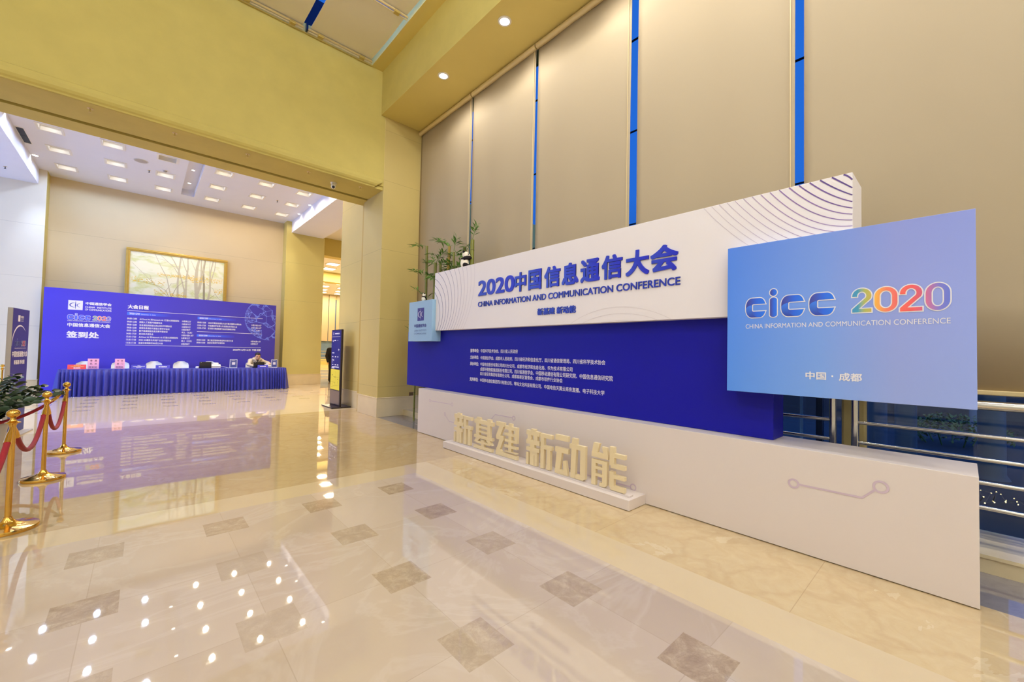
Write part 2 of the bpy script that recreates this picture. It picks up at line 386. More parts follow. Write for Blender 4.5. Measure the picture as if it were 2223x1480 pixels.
# lettering ---------------------------------------------------------
_tc = {}
def glyphs(s, bold, extrude=0.0):
    """glyph outlines; heavier weights are laid as slightly shifted layers"""
    key = (s, bold, extrude)
    if key not in _tc:
        c = bpy.data.curves.new('lettering', 'FONT'); c.body = s; c.size = 1; c.extrude = extrude; c.resolution_u = 5
        o = bpy.data.objects.new('lettering', c); COL.objects.link(o); dg = bpy.context.evaluated_depsgraph_get(); dg.update()
        me = bpy.data.meshes.new_from_object(o.evaluated_get(dg))
        v0 = [tuple(v.co) for v in me.vertices]; f0 = [tuple(p.vertices) for p in me.polygons]; vs = []; fs = []
        bpy.data.objects.remove(o); bpy.data.curves.remove(c); bpy.data.meshes.remove(me)
        b = bold; sh = [(0, 0)] if b < .009 else [(b, b), (-b, -b), (b, -b), (-b, b)] if b < .025 else [(b, b), (-b, -b), (b, -b), (-b, b), (b, 0), (-b, 0), (0, b), (0, -b)]
        for k, (dx, dy) in enumerate(sh):
            q = len(vs); vs += [(x+dx, y+dy, z, k) for x, y, z in v0]; fs += [tuple(i+q for i in f) for f in f0]
        x0 = min(v[0] for v in vs); x1 = max(v[0] for v in vs); y0 = min(v[1] for v in vs); y1 = max(v[1] for v in vs)
        _tc[key] = ([((v[0]-x0)/(x1-x0), (v[1]-y0)/(y1-y0), v[2], v[3]) for v in vs], fs, (x1-x0), (y1-y0))
    return _tc[key]
class Plane:
    """a board's face: u runs along the reading direction, v up"""
    def __init__(s, o, ax, ay=(0, 0, 1)): s.o = Vector(o); s.ax = Vector(ax).normalized(); s.ay = Vector(ay).normalized(); s.an = s.ax.cross(s.ay)
    def p(s, u, v, d=0.0): return s.o+s.ax*u+s.ay*v+s.an*d
    def fr(s, d=0.0): return (s.o+s.an*d, s.ax, s.ay, s.an)
    def text(s, mb, t, u0, u1, v0, v1, bold=.012, d=.002, depth=0.0, mi=0):
        vs, fs, w, h = glyphs(t, bold, .5 if depth > 0 else 0.0)
        mb.add([s.p(u0+(u1-u0)*x, v0+(v1-v0)*y, (d+(z+.5)*depth if depth > 0 else d)+k*.00012) for x, y, z, k in vs], fs, mi); return mb
    def rect(s, mb, u0, u1, v0, v1, d=.0015, mi=0): return mb.quad(s.p(u0, v0, d), s.p(u1, v0, d), s.p(u1, v1, d), s.p(u0, v1, d), mi=mi)
    def ribbon(s, mb, pts, w, d=.002, mi=0, closed=False):
        n = len(pts); L = []; R = []; ws = w if isinstance(w, (list, tuple)) else [w]*n
        for i in range(n):
            a = Vector(pts[(i-1) % n] if closed else pts[max(i-1, 0)]); b = Vector(pts[(i+1) % n] if closed else pts[min(i+1, n-1)])
            t = (b-a); t = t/(t.length or 1); nn = Vector((-t.y, t.x))*ws[i]/2; q = Vector(pts[i]); L.append(q+nn); R.append(q-nn)
        vs = [s.p(q.x, q.y, d) for q in L]+[s.p(q.x, q.y, d) for q in R]; m = n if closed else n-1
        return mb.add(vs, [(i, (i+1) % n, (i+1) % n+n, i+n) for i in range(m)], mi)
    def poly(s, mb, pts, d=.002, mi=0): return mb.add([s.p(x, y, d) for x, y in pts], [tuple(range(len(pts)))], mi)
def arc(cx, cy, rx, ry, a0, a1, n=14): return [(cx+rx*math.cos(math.radians(a0+(a1-a0)*i/n)), cy+ry*math.sin(math.radians(a0+(a1-a0)*i/n))) for i in range(n+1)]
def circ3(a, b, c, n=36):
    ax, ay = a; bx, by = b; cx, cy = c; d = 2*(ax*(by-cy)+bx*(cy-ay)+cx*(ay-by))
    ux = ((ax*ax+ay*ay)*(by-cy)+(bx*bx+by*by)*(cy-ay)+(cx*cx+cy*cy)*(ay-by))/d; uy = ((ax*ax+ay*ay)*(cx-bx)+(bx*bx+by*by)*(ax-cx)+(cx*cx+cy*cy)*(bx-ax))/d
    r = math.hypot(ax-ux, ay-uy); t = [math.atan2(q[1]-uy, q[0]-ux) for q in (a, b, c)]
    while t[1]-t[0] > PI: t[1] -= 2*PI
    while t[1]-t[0] < -PI: t[1] += 2*PI
    while t[2]-t[1] > PI: t[2] -= 2*PI
    while t[2]-t[1] < -PI: t[2] += 2*PI
    return [(ux+r*math.cos(t[0]+(t[2]-t[0])*i/n), uy+r*math.sin(t[0]+(t[2]-t[0])*i/n)) for i in range(n+1)]
def inst_emblem(pl, u0, v0, w, h, parent, ground, ink, d=.003):
    """square emblem: a spindle crossing two crescents"""
    g = MB(); pl.rect(g, u0, u0+w, v0, v0+h, d); make('emblem', g, ground, parent)
    k = MB(); c = (u0+w*.5, v0+h*.5)
    pl.ribbon(k, [(c[0], v0+h*.08), (c[0], c[1]), (c[0], v0+h*.92)], [w*.01, w*.075, w*.02], d+.001)
    a = arc(c[0], c[1], w*.38, h*.24, 95, 265, 20); pl.ribbon(k, a, [w*(.02+.055*math.sin(PI*i/20)) for i in range(21)], d+.001)
    a = arc(c[0]+w*.33, c[1], w*.22, h*.20, 95, 265, 18); pl.ribbon(k, a, [w*(.015+.035*math.sin(PI*i/18)) for i in range(19)], d+.001)
    make('emblem_mark', k, ink, parent)

# ------------------------------------------------------------------ the setting
def grooved(name, rgb, zs, var=.05, vs=1.8, w=.004):
    m = pmat(name, rgb, .62, var=var, vscale=vs, bump=.03); t = NT(m); p = t.n['Principled BSDF']
    src = p.inputs['Base Color'].links[0].from_socket; tc = t.new('TexCoord'); sp = t.new('SeparateXYZ'); t.l.new(tc.outputs['Object'], sp.inputs[0])
    g = None
    for z in zs:
        q = t.math('LESS_THAN', t.math('ABSOLUTE', t.math('SUBTRACT', sp.outputs['Z'], z)), w)
        g = q if g is None else t.math('MAXIMUM', g, q)
    c = t.mix(t.math('MULTIPLY', g, .45), src, tuple(v*.45 for v in lin(rgb))); t.l.new(c, p.inputs['Base Color']); return m
M['pier'] = grooved('cream_stone_jointed', (196, 173, 103), (.647, 2.11, 3.62, 5.12, 6.22))
M['lobbywall'] = grooved('cream_wall_jointed', (212, 192, 152), (3.27, 4.74), var=.03)
M['lobbypil'] = grooved('ochre_pilaster_jointed', (204, 188, 112), (3.27, 4.74), var=.04)
M['palewall'] = grooved('pale_wall_jointed', (226, 216, 194), (1.9, 3.27, 4.74), var=.03)

m = MB(); m.box((-8.2, -8, -.15), (4.97, 9.65, 0)); m.box((-8.2, 9.65, -.15), (15, 40, 0)); struct('floor', m, 'floor')
# window plinth (stone step) and glazing
m = MB(); m.box((4.36, -8, 0), (4.97, 8.395, .125)); m.box((4.345, -8, .105), (4.97, 8.395, .128)); struct('trim_1', m, 'basebd')
# lintel wall over the wide opening
m = MB()
m.box((-6.2, 8.395, 4.97), (3.66, 9.65, 7.62)); m.box((-6.2, 8.43, 4.9), (3.9, 9.18, 4.975)); m.box((-6.2, 9.25, 4.885), (3.9, 9.65, 4.975)); m.box((3.6, 8.40, 4.97), (3.9, 9.65, 6.52))
struct('wall_lintel', m, 'wall_yellow')
m = MB(); m.box((-6.2, 9.18, 4.94), (3.9, 9.25, 4.972)); struct('trim_2', m, 'groove')
m = MB(); prof = [(8.40, 5.13), (8.372, 5.125), (8.372, 5.10), (8.352, 5.085), (8.345, 5.03), (8.352, 4.98), (8.375, 4.945), (8.40, 4.925), (8.41, 4.905), (8.44, 4.9), (8.44, 5.13)]
n = len(prof); vs = [(-6.2, y, z) for y, z in prof]+[(3.64-.10*max(0, (5.0-z)/.1) if z < 5.0 else 3.70, y, z) for y, z in prof]
m.add(vs, [tuple(range(n)), tuple(range(2*n-1, n-1, -1))]+[(i, i+n, (i+1) % n+n, (i+1) % n) for i in range(n)]); struct('trim_3', m, 'wall_yellow')
# piers at the window end of the opening
m = MB(); m.box((3.745, 8.395, 0), (5.0, 9.42, 6.52)); struct('wall_pier', m, 'pier', bevel=.012)
m = MB(); m.box((3.90, 9.42, 0), (5.4, 11.28, 6.34)); struct('wall_pier_lobby', m, 'pier')
m = MB(); m.box((3.765, 9.42, 0), (3.98, 9.54, 4.9)); struct('trim_4', m, pmat('ochre_corner_strip', (182, 150, 66), .6, var=.04), bevel=.01)
def skirting(name, a, b, zt=.4):
    m = MB(); m.box((a[0], a[1], 0), (b[0], b[1], zt)); m.box((a[0]-.008, a[1]-.008, zt-.005), (b[0]+.008, b[1]+.008, zt+.02)); struct(name, m, 'basebd', bevel=.004)
skirting('baseboard_pier', (3.728, 8.378), (4.99, 9.415)); skirting('baseboard_pier_lobby', (3.885, 9.545), (5.3, 11.295))
# far wall of the lobby: two pilasters and a recess
m = MB(); m.box((-2.17, 17.95, 0), (3.97, 18.15, 6.36)); struct('wall_recess', m, 'lobbywall')
m = MB(); m.box((-8.2, 17.45, 0), (-2.17, 18.15, 6.36)); struct('wall_pilaster_west', m, ['palewall', 'lobbypil'])
bpy.data.objects['wall_pilaster_west'].data.polygons[3].material_index = 1
for i, f in enumerate(bpy.data.objects['wall_pilaster_west'].data.polygons):
    f.material_index = 1 if f.normal.x > .9 else 0
m = MB(); m.box((3.97, 17.45, 0), (5.36, 18.15, 6.36)); struct('wall_pilaster_east', m, 'lobbypil')
skirting('baseboard_east', (3.955, 17.432), (5.375, 18.16)); skirting('baseboard_west', (-8.1, 17.432), (-2.155, 17.95), .38)
m = MB(); m.box((-8.3, 9.65, 0), (-8.2, 10.2, 6.5)); m.box((-8.3, 16.9, 0), (-8.2, 18.15, 6.5)); m.box((-8.3, 10.2, 5.6), (-8.2, 16.9, 6.5)); m.box((-8.3, 10.2, 0), (-8.2, 16.9, .12)); struct('wall_lobby_west', m, 'palewall')
m = MB(); m.box((-8.27, 10.2, .12), (-8.258, 16.9, 5.6)); w = struct('window_fill_west', m, 'glass')  # unseen window added so the bright west sky fills the lobby
m = MB()
for y in (10.2, 11.85, 13.5, 15.2, 16.85): m.box((-8.3, y, .12), (-8.2, y+.05, 5.6))
struct('window_frame', m, 'frame_al', w)
# hall walls behind the camera
m = MB(); m.box((-6.3, -8.1, 0), (-6.2, 8.395, 7.62)); struct('wall_west', m, 'wall_pale')
m = MB(); m.box((-6.3, -8.2, 0), (5.0, -8.0, 7.62)); struct('wall_south', m, 'wall_pale')
m = MB(); m.box((-8.3, 8.395, 0), (-4.6, 9.65, 4.9)); struct('wall_jamb_west', m, 'pier')
# bulkhead over the window strip
m = MB(); m.box((3.65, -8, 6.5), (5.0, 8.396, 7.62)); struct('ceiling_bulkhead', m, ['wall_yellow', 'soffit'])
for f in bpy.data.objects['ceiling_bulkhead'].data.polygons: f.material_index = 1 if f.normal.z < -.9 else 0
# hall ceiling with the skylight opening
SX0, SX1, SY0, SY1 = -3.2, 3.40, 3.4, 8.36
m = MB(); m.box((-6.2, -8, 7.45), (3.3, SY0, 7.62)); struct('ceiling_hall', m, 'ceil')
m = MB(); m.box((3.3, -8, 7.45), (3.65, SY0, 7.62)); m.box((-6.2, SY0, 7.45), (SX0, 8.395, 7.62)); m.box((SX1, SY0, 7.45), (3.65, 8.395, 7.62)); m.box((SX0, SY1, 7.45), (SX1, 8.395, 7.62))
struct('ceiling', m, 'soffit'); m = MB()
m.box((SX0-.05, SY0-.05, 7.62), (SX0, SY1+.05, 8.2)); m.box((SX1, SY0-.05, 7.62), (SX1+.05, SY1+.05, 8.2)); m.box((SX0, SY0-.05, 7.62), (SX1, SY0, 8.2)); m.box((SX0, SY1, 7.62), (SX1, SY1+.05, 8.2))
struct('trim_8', m, 'frame_al')
m = MB(); m.box((SX0, SY0, 8.1), (SX1, SY1, 8.112)); w = struct('window_skylight', m, 'glass')
m = MB()
for x in (-2.6, -1.5, -.4, .45, 1.5, 2.7): m.box((x-.03, SY0, 8.0), (x+.03, SY1, 8.1))
for y in (5.0, 6.72): m.box((SX0, y-.03, 8.0), (SX1, y+.03, 8.1))
struct('glazing_bars', m, 'frame_al', w)
# lobby ceiling with square recesses and a raised channel
CX = [-1.74, -.71, .32, 1.55, 2.59, 3.63]; CY = [11.22, 12.6, 13.98, 15.36, 16.76]; CH = .205; CZ = 6.33
xs = sorted({-2.33, .75, 1.09, 4.14, *[c-CH for c in CX], *[c+CH for c in CX]}); ys = sorted({9.65, 9.8, 16.97, 17.95, *[c-CH for c in CY], *[c+CH for c in CY]})
m = MB()
for i in range(len(xs)-1):
    for j in range(len(ys)-1):
        x, y = (xs[i]+xs[i+1])/2, (ys[j]+ys[j+1])/2
        if .75 < x < 1.09 and 9.8 < y < 16.97: continue
        if any(abs(x-c) < CH for c in CX) and any(abs(y-c) < CH for c in CY): continue
        m.box((xs[i], ys[j], CZ), (xs[i+1], ys[j+1], CZ+.03))
m.box((.70, 9.8, CZ+.03), (.75, 16.97, CZ+.25)); m.box((1.09, 9.8, CZ+.03), (1.14, 16.97, CZ+.25)); m.box((.70, 9.75, CZ+.03), (1.14, 9.8, CZ+.25)); m.box((.70, 16.97, CZ+.03), (1.14, 17.02, CZ+.25)); m.box((.70, 9.75, CZ+.2), (1.14, 17.02, CZ+.26))
m.box((-8.2, 9.65, 6.75), (5.4, 18.15, 6.8))
struct('ceiling_lobby', m, 'ceil')
m = MB(); m.box((-8.2, 9.65, 5.9), (-2.33, 17.45, 6.36)); struct('ceiling_soffit_west', m, 'ceil')
m = MB(); m.box((4.14, 11.285, 5.9), (5.3, 17.45, 6.36)); struct('ceiling_soffit_east', m, 'ceil')
# the hall beyond
m = MB(); m.box((5.4, 11.1, 0), (15, 11.28, 6.4)); struct('wall_corridor_south', m, 'lobbypil')
m = MB(); m.box((14.9, 11.28, 0), (15.1, 40, 6.4)); struct('wall_corridor_east', m, 'lobbypil')
m = MB(); m.box((5.3, 11.28, 6.33), (15, 40, 6.4)); m.box((-2, 18.15, 6.33), (5.3, 40, 6.4)); struct('ceiling_corridor', m, 'ceil')
m = MB(); m.box((-2.1, 18.15, 0), (-2.0, 40, 6.4)); struct('wall_corridor_west', m, 'lobbypil')
m = MB(); m.box((5.36, 18.9, 5.55), (15, 19.4, 6.33)); m.box((5.36, 27.2, 5.7), (15, 27.9, 6.33)); struct('trim_5', m, 'lobbypil')
m = MB(); m.box((-2, 38.6, 0), (15, 38.8, .5)); m.box((-2, 38.6, 5.9), (15, 38.8, 6.4)); m.box((-2, 38.6, .5), (7.6, 38.8, 5.9)); struct('wall_north', m, 'lobbypil')
m = MB(); m.box((7.6, 38.66, .5), (15, 38.68, 5.9)); struct('window_north', m, 'slate_blue')
for x0, x1 in ((9.0, 12.35), (12.4, 12.95), (13.05, 14.8)):
    m = MB(); m.box((x0, 38.5, 2.1), (x1, 38.52, 6.33)); m.lathe([(.05, 0), (.05, x1-x0)], (0, 0, 0), 10) if False else None
    b = solo('distant_blind', {9.0: 'wide cream blind on the distant window, beside the ochre pilaster edge', 12.4: 'narrow cream blind strip on the distant window', 13.05: 'cream blind on the distant window hidden behind the stone pier'}[x0], 'blind', m, 'blind', 'blinds on the distant window')
# main window wall glazing
GX = 4.95
k = 1
for y0, y1 in ((-8, -4.6), (-4.6, -2.8), (-2.8, -.55), (-.55, .95), (.95, 2.55), (2.55, 4.3), (4.3, 6.1), (6.1, 8.395)):
    m = MB(); m.box((GX, y0+.02, .125), (GX+.012, y1-.02, 6.5)); w = struct('window_%d' % k, m, 'glass')
    m = MB(); m.box((GX-.03, y1-.025, .125), (GX+.05, y1+.025, 6.5)) if y1 < 8.3 else None
    for z in (1.95, 3.25, 4.55, 5.85): m.box((GX-.01, y0, z-.005), (GX+.02, y1, z+.005))
    struct('window_frame', m, 'frame_al', w); k += 1
m = MB(); m.box((GX-.05, 1.078, .13), (GX-.032, 1.102, 1.35)); struct('trim_6', m, 'blueglint')  # blue strip painted as the sky glint on a glass edge
m = MB(); m.box((GX-.09, .590, .128), (GX-.035, .770, 6.5)); struct('trim_7', m, 'wall_stone', bevel=.02)

# ------------------------------------------------------------------ lamps
def downlight(name, loc, r, label, group, lens, power, color, spot=120, kind='SPOT'):
    t = thing(name, label, 'ceiling light', loc, group); x, y, z = loc
    m = MB(); m.lathe([(r*.86, z-.012), (r, z-.014), (r*1.18, z-.006), (r*1.18, z), (r*.86, z)], (x, y, 0), 28, cap=False); make('trim_ring', m, 'cab', t, smooth=True)
    m = MB(); m.lathe([(r*.05, z-.006), (r*.86, z-.008), (r*.86, z-.002), (r*.05, z-.002)], (x, y, 0), 24); make('lens', m, lens, t)
    if power: light(t, kind, (x, y, z-(.12 if kind == 'POINT' else .03)), power, color, r*1.2, spot)
    return t
bulk = ['next to the stained soffit patch by the stone pier', 'second along from the stone pier', 'third along from the stone pier', 'fourth along from the stone pier', 'fifth along from the stone pier', 'sixth along from the stone pier', 'seventh along from the stone pier']
for i, y in enumerate((6.38, 4.67, 2.96, 1.25, -.46, -2.2, -4.0)):
    downlight('soffit_downlight', (3.93, y, 6.5), .088, 'round bulkhead downlight '+bulk[i], 'bulkhead downlights', 'lamp_w', P_BULK, WARM, 168)
i = 0
ordn = ['first', 'second', 'third', 'fourth', 'fifth', 'sixth', 'seventh', 'eighth', 'ninth', 'tenth', 'eleventh', 'twelfth', 'thirteenth', 'fourteenth', 'fifteenth', 'sixteenth', 'seventeenth', 'eighteenth']
for y in (1.8, -1.8, -5.4):  # unseen lamps added to light the hall walls and blinds
    for x in (-4.8, -1.4, 2.0):
        downlight('hall_fill_lamp', (x, y, 7.45), .12, 'large round fill lamp added unseen behind the viewpoint, %s of nine' % ordn[i], 'added hall fill lamps', 'lamp_w', P_HALL, NEUT, 150, 'POINT'); i += 1
for j, y in enumerate((13.6, 14.95, 16.24, 12.25, 10.9)):
    a = ['next to the yellow beam', 'midway between beam and painting wall', 'next to the painting wall', 'hidden just behind the yellow beam', 'hidden deep behind the yellow beam']
    downlight('channel_downlight', (.915, y, CZ+.2), .05, 'small round downlight in the raised ceiling channel, '+a[j], 'channel downlights', 'lamp_w', P_DOWN*(1 if j < 3 else 2.2), LOBW, 100)
    if j: downlight('soffit_spot', (4.07, y, CZ), .05, 'small round downlight beside the hanging white soffit, '+['', 'farther from the painting wall', 'at the ochre pilaster', 'hidden behind the beam', 'hidden by the stone pier'][j], 'soffit downlights', 'lamp_w', P_DOWN*(.5 if j < 3 else 1.6), LOBW, 110)
    if j in (0, 2): downlight('vent_downlight', (-2.25, y, CZ), .065, 'round downlight on the air vent strip, '+['at the yellow beam', '', 'beside the pale wall pilaster'][j], 'vent strip downlights', 'lamp_c', P_DOWN*1.2, COOL, 110)
# square recessed coffers
def coffer(x, y, lens, label, group, on=True, z=CZ):
    t = thing('square_ceiling_light', label, 'ceiling light', (x, y, z), group); h = CH
    m = MB()
    for a, b in (((-h-.012, -h-.012), (h+.012, -h+.028)), ((-h-.012, h-.028), (h+.012, h+.012)), ((-h-.012, -h+.028), (-h+.028, h-.028)), ((h-.028, -h+.028), (h+.012, h-.028))):
        m.box((x+a[0], y+a[1], z-.01), (x+b[0], y+b[1], z+.004))
    make('frame', m, 'cab', t)
    m = MB(); q = h-.03; s = q*.66
    for (x0, y0, x1, y1) in ((-q, -q, q, -q), (q, -q, q, q), (q, q, -q, q), (-q, q, -q, -q)):
        m.quad((x+x0, y+y0, z), (x+x1, y+y1, z), (x+x1, y+y1, z+.10), (x+x0, y+y0, z+.10))
        m.quad((x+x0, y+y0, z+.10), (x+x1, y+y1, z+.10), (x+x1*.66, y+y1*.66, z+.10), (x+x0*.66, y+y0*.66, z+.10))
        m.quad((x+x0*.66, y+y0*.66, z+.10), (x+x1*.66, y+y1*.66, z+.10), (x+x1*.66, y+y1*.66, z+.19), (x+x0*.66, y+y0*.66, z+.19))
    m.quad((x-s, y-s, z+.19), (x+s, y-s, z+.19), (x+s, y+s, z+.19), (x-s, y+s, z+.19)); make('reflector', m, 'cab', t, auto=True)
    m = MB(); m.lathe([(.01, z+.125), (.045, z+.13), (.055, z+.15), (.04, z+.18)], (x, y, 0), 14); make('bulb', m, (lens+'b') if on else 'white2', t, smooth=True)
    if on: light(t, 'SPOT', (x, y, z-.02), P_COFFER*(1.5 if lens == 'lamp_c' else 1.0), COOL if lens == 'lamp_c' else LOBW, .06, 168, blend=.25)
    return t
rowname = {16.76: 'in the row beside the painting wall', 15.36: 'in the middle visible row', 13.98: 'in the row beside the yellow beam', 12.6: 'in the added row above the yellow beam', 11.22: 'in the added row behind the yellow beam'}  # the two rows past the beam are unseen, added for light
for y in CY:
    for i, x in enumerate(CX):
        lens = 'lamp_c' if i < 3 else 'lamp_w'; on = not (i == 2 and y == 13.98)
        coffer(x, y, lens, ('square ceiling light %s, %s from the air vent' if on else 'unlit square ceiling fitting %s, %s from the air vent') % (rowname[y], ordn[i]), 'square ceiling lights', on)
i = 0
for (x, y) in ((7.0, 20.6), (8.2, 20.6), (7.6, 22.4), (8.8, 22.4), (8.0, 24.4), (9.4, 24.4), (8.8, 29.5), (10.2, 29.5), (9.6, 31.5), (11.0, 31.5), (10.4, 33.6), (11.8, 33.6), (8.3, 26.0), (9.7, 26.0), (10.9, 35.6), (12.3, 35.6), (11.4, 37.3), (12.8, 37.3), (7.2, 15.0), (9.0, 15.0)):
    t = thing('corridor_light', 'amber square light in the distant corridor ceiling, %s from its near beam' % (ordn[i] if i < 18 else ['hidden one farther', 'hidden one nearer'][i-18]), 'ceiling light', (x, y, 6.33), 'distant corridor lights')
    m = MB(); m.box((x-.34, y-.34, 6.30), (x+.34, y+.34, 6.329)); make('frame', m, 'cab', t)
    m = MB(); m.box((x-.28, y-.28, 6.285), (x+.28, y+.28, 6.30)); make('diffuser', m, 'lamp_a', t)
    light(t, 'AREA', (x, y, 6.27), P_FAR*(24 if i < 18 else 5), AMBER, .5); i += 1
# ceiling fittings
def sprinkler(x, y, z, label, group):
    t = thing('sprinkler', label, 'sprinkler', (x, y, z), group)
    m = MB(); m.lathe([(.035, z-.004), (.035, z), (.012, z)], (x, y, 0), 16); make('escutcheon', m, 'tube', t, smooth=True)
    m = MB(); m.lathe([(.010, z-.05), (.008, z-.02), (.012, z)], (x, y, 0), 10); m.lathe([(.022, z-.056), (.022, z-.052), (.004, z-.050)], (x, y, 0), 12); make('head', m, 'trimstrip' if z < 5 else 'ventdark', t, smooth=True)
for i, x in enumerate((-.69, .27, 1.28, 2.30, 3.33)):
    sprinkler(x, 8.6, 4.9, 'small sprinkler head under the yellow beam, %s from the security camera end' % ['fifth', 'fourth', 'third', 'second', 'first'][i], 'beam sprinklers')
sprinkler(-.03, 15.3, CZ, 'dark sprinkler head by the round ceiling speaker', 'lobby sprinklers'); sprinkler(3.16, 15.29, CZ, 'dark sprinkler head among the warm square lights', 'lobby sprinklers')
sprinkler(-2.75, 16.35, 5.9, 'dark sprinkler head under the pale hanging soffit', 'lobby sprinklers')
t = thing('security_camera', 'white dome security camera under the yellow beam', 'camera', (2.84, 8.8, 4.9))
m = MB(); m.lathe([(.06, 4.885), (.065, 4.9)], (2.84, 8.8, 0), 24); make('mount', m, 'camw', t, smooth=True)
m = MB(); m.cone((2.84, 8.79, 4.87), .05, (2.82, 8.75, 4.80), .045); make('housing', m, 'camw', t, smooth=True)
m = MB(); m.ell((2.812, 8.722, 4.785), (.03, .03, .03)); make('lens', m, 'black', t, smooth=True)
t = thing('ceiling_speaker', 'round grey speaker grille in the white lobby ceiling', 'speaker', (-.2, 14.66, CZ))
m = MB(); m.lathe([(.125, CZ-.008), (.14, CZ-.012), (.15, CZ)], (-.2, 14.66, 0), 28, cap=False); make('bezel', m, 'grey', t, smooth=True)
m = MB(); m.lathe([(.01, CZ-.016), (.124, CZ-.010), (.124, CZ-.004)], (-.2, 14.66, 0), 28); make('grille', m, 'greyside', t, smooth=True)
t = thing('smoke_detector', 'round smoke detector beside a warm square ceiling light', 'smoke detector', (.3, 14.98, CZ))
m = MB(); m.lathe([(.05, CZ-.012), (.06, CZ)], (.3, 14.98, 0), 22); make('base_plate', m, 'cab', t, smooth=True)
m = MB(); m.lathe([(.02, CZ-.05), (.04, CZ-.04), (.045, CZ-.012)], (.3, 14.98, 0), 22); make('sensor', m, 'greyside', t, smooth=True)
t = thing('air_vent', 'long dark air vent in the white ceiling strip by the pale wall', 'vent', (-2.255, 14.9, CZ))
m = MB(); m.box((-2.325, 14.36, CZ-.006), (-2.185, 14.40, CZ)); m.box((-2.325, 15.38, CZ-.006), (-2.185, 15.42, CZ)); m.box((-2.325, 14.4, CZ-.006), (-2.315, 15.38, CZ)); m.box((-2.195, 14.4, CZ-.006), (-2.185, 15.38, CZ)); make('frame', m, 'cab', t)
m = MB(); m.box((-2.315, 14.4, CZ-.002), (-2.195, 15.38, CZ-.001))
make('cavity', m, 'black', t)
m = MB()
for i in range(9): x = -2.306+i*.0125; m.box((x, 14.4, CZ-.007), (x+.004, 15.38, CZ-.003))
m.box((-2.315, 14.885, CZ-.008), (-2.195, 14.895, CZ-.003)); make('slats', m, 'ventdark', t)

# ------------------------------------------------------------------ roller blinds and skylight blinds
def roller_blind(y0, y1, label):
    t = thing('roller_blind', label, 'blind', (4.62, (y0+y1)/2, 1.2), 'window roller blinds')
    m = MB(); n = 24; vs = []; fs = []
    for j in range(9):
        z = 1.24+(6.42-1.24)*j/8
        for i in range(n+1):
            y = y0+(y1-y0)*i/n; vs.append((4.62+.006*math.sin(i*.55+y0)+.004*math.sin(j*1.1+i*.2), y, z))
    for j in range(8):
        for i in range(n): a = j*(n+1)+i; fs.append((a, a+1, a+n+2, a+n+1))
    m.add(vs, fs); o = make('fabric', m, 'blind', t, smooth=True); s = o.modifiers.new('thick', 'SOLIDIFY'); s.thickness = .003
    m = MB(); m.tube([(4.60, y0-.012, 6.44), (4.60, y1+.012, 6.44)], .048, 16); make('roller_tube', m, 'tube', t, smooth=True)
    m = MB(); m.box((4.60, y0, 1.21), (4.635, y1, 1.245)); make('bottom_bar', m, 'tube', t, bevel=.006)
    m = MB(); m.box((4.58, y0-.026, 6.40), (4.62, y0-.014, 6.5)); m.box((4.58, y0-.032, 6.49), (4.64, y0-.006, 6.5)); make('bracket', m, 'trimstrip', t)
    m = MB(); m.tube([(4.60, y0+.03, 6.4), (4.605, y0+.035, 4.6), (4.605, y0+.03, 2.6)], .004, 6); make('pull_chain', m, 'tube', t)
for a, b, l in ((6.41, 8.385, 'cream roller blind next to the stone pier, behind the bamboo'), (4.66, 6.36, 'cream roller blind second from the stone pier, above the big headline'), (2.90, 4.61, 'cream roller blind third from the stone pier'),
                (1.085, 2.80, 'wide cream roller blind above the purple arcs'), (-.80, 1.01, 'cream roller blind behind the light blue sign'), (-2.72, -.85, 'cream roller blind beyond the end of the light blue sign')):
    roller_blind(a, b, l)
def sky_blind(x0, x1, y0, y1, label):
    t = thing('skylight_blind', label, 'blind', ((x0+x1)/2, (y0+y1)/2, 7.47), 'skylight blinds')
    m = MB(); n = 14; vs = []; fs = []
    for i in range(n+1):
        y = y0+(y1-y0)*i/n; z = 7.50-.03*math.sin(PI*i/n)
        vs += [(x0, y, z), (x1, y, z), (x0, y, z+.004), (x1, y, z+.004)]
    for i in range(n):
        a = 4*i; fs += [(a, a+4, a+5, a+1), (a+2, a+3, a+7, a+6), (a, a+2, a+6, a+4), (a+1, a+5, a+7, a+3)]
    m.add(vs, fs); make('fabric', m, 'skyblind', t, smooth=True)
    m = MB(); m.tube([(x0-.04, y1, 7.47), (x1+.02, y1, 7.47)], .022, 10); make('roller_tube', m, 'tube', t, smooth=True)
    m = MB()
    m.tube([(x0-.04, y1+.035, 7.445), (x1+.02, y1+.035, 7.445)], .012, 8); make('guide_rod', m, 'tube', t, smooth=True)
    for q in (.16, .84):
        xx = x0+(x1-x0)*q; m = MB(); m.box((xx-.05, y1-.03, 7.425), (xx+.05, y1+.05, 7.47)); make('bracket', m, 'trimstrip', t, bevel=.006)
    m = MB(); m.box((x0-.072, y1-.04, 7.42), (x0-.042, y1+.04, 7.56)); make('end_clip', m, 'frame_al', t)
for (x0, x1, nx) in ((2.15, 3.34, 'next to the bulkhead'), (.96, 2.02, 'second from the bulkhead'), (-.22, .84, 'third from the bulkhead'), (-1.4, -.34, 'fourth from the bulkhead'), (-2.6, -1.5, 'fifth from the bulkhead')):
    for (y0, y1, ny) in ((6.80, 8.27, 'against the yellow wall'), (5.08, 6.72, 'in the row away from the yellow wall')):
        sky_blind(x0, x1, y0, y1, 'cream skylight blind %s, %s' % (nx, ny))
m = MB(); m.box((SX0, SY0, 7.5), (SX1, 5.0, 7.53)); struct('ceiling_panel', m, 'skyblind')

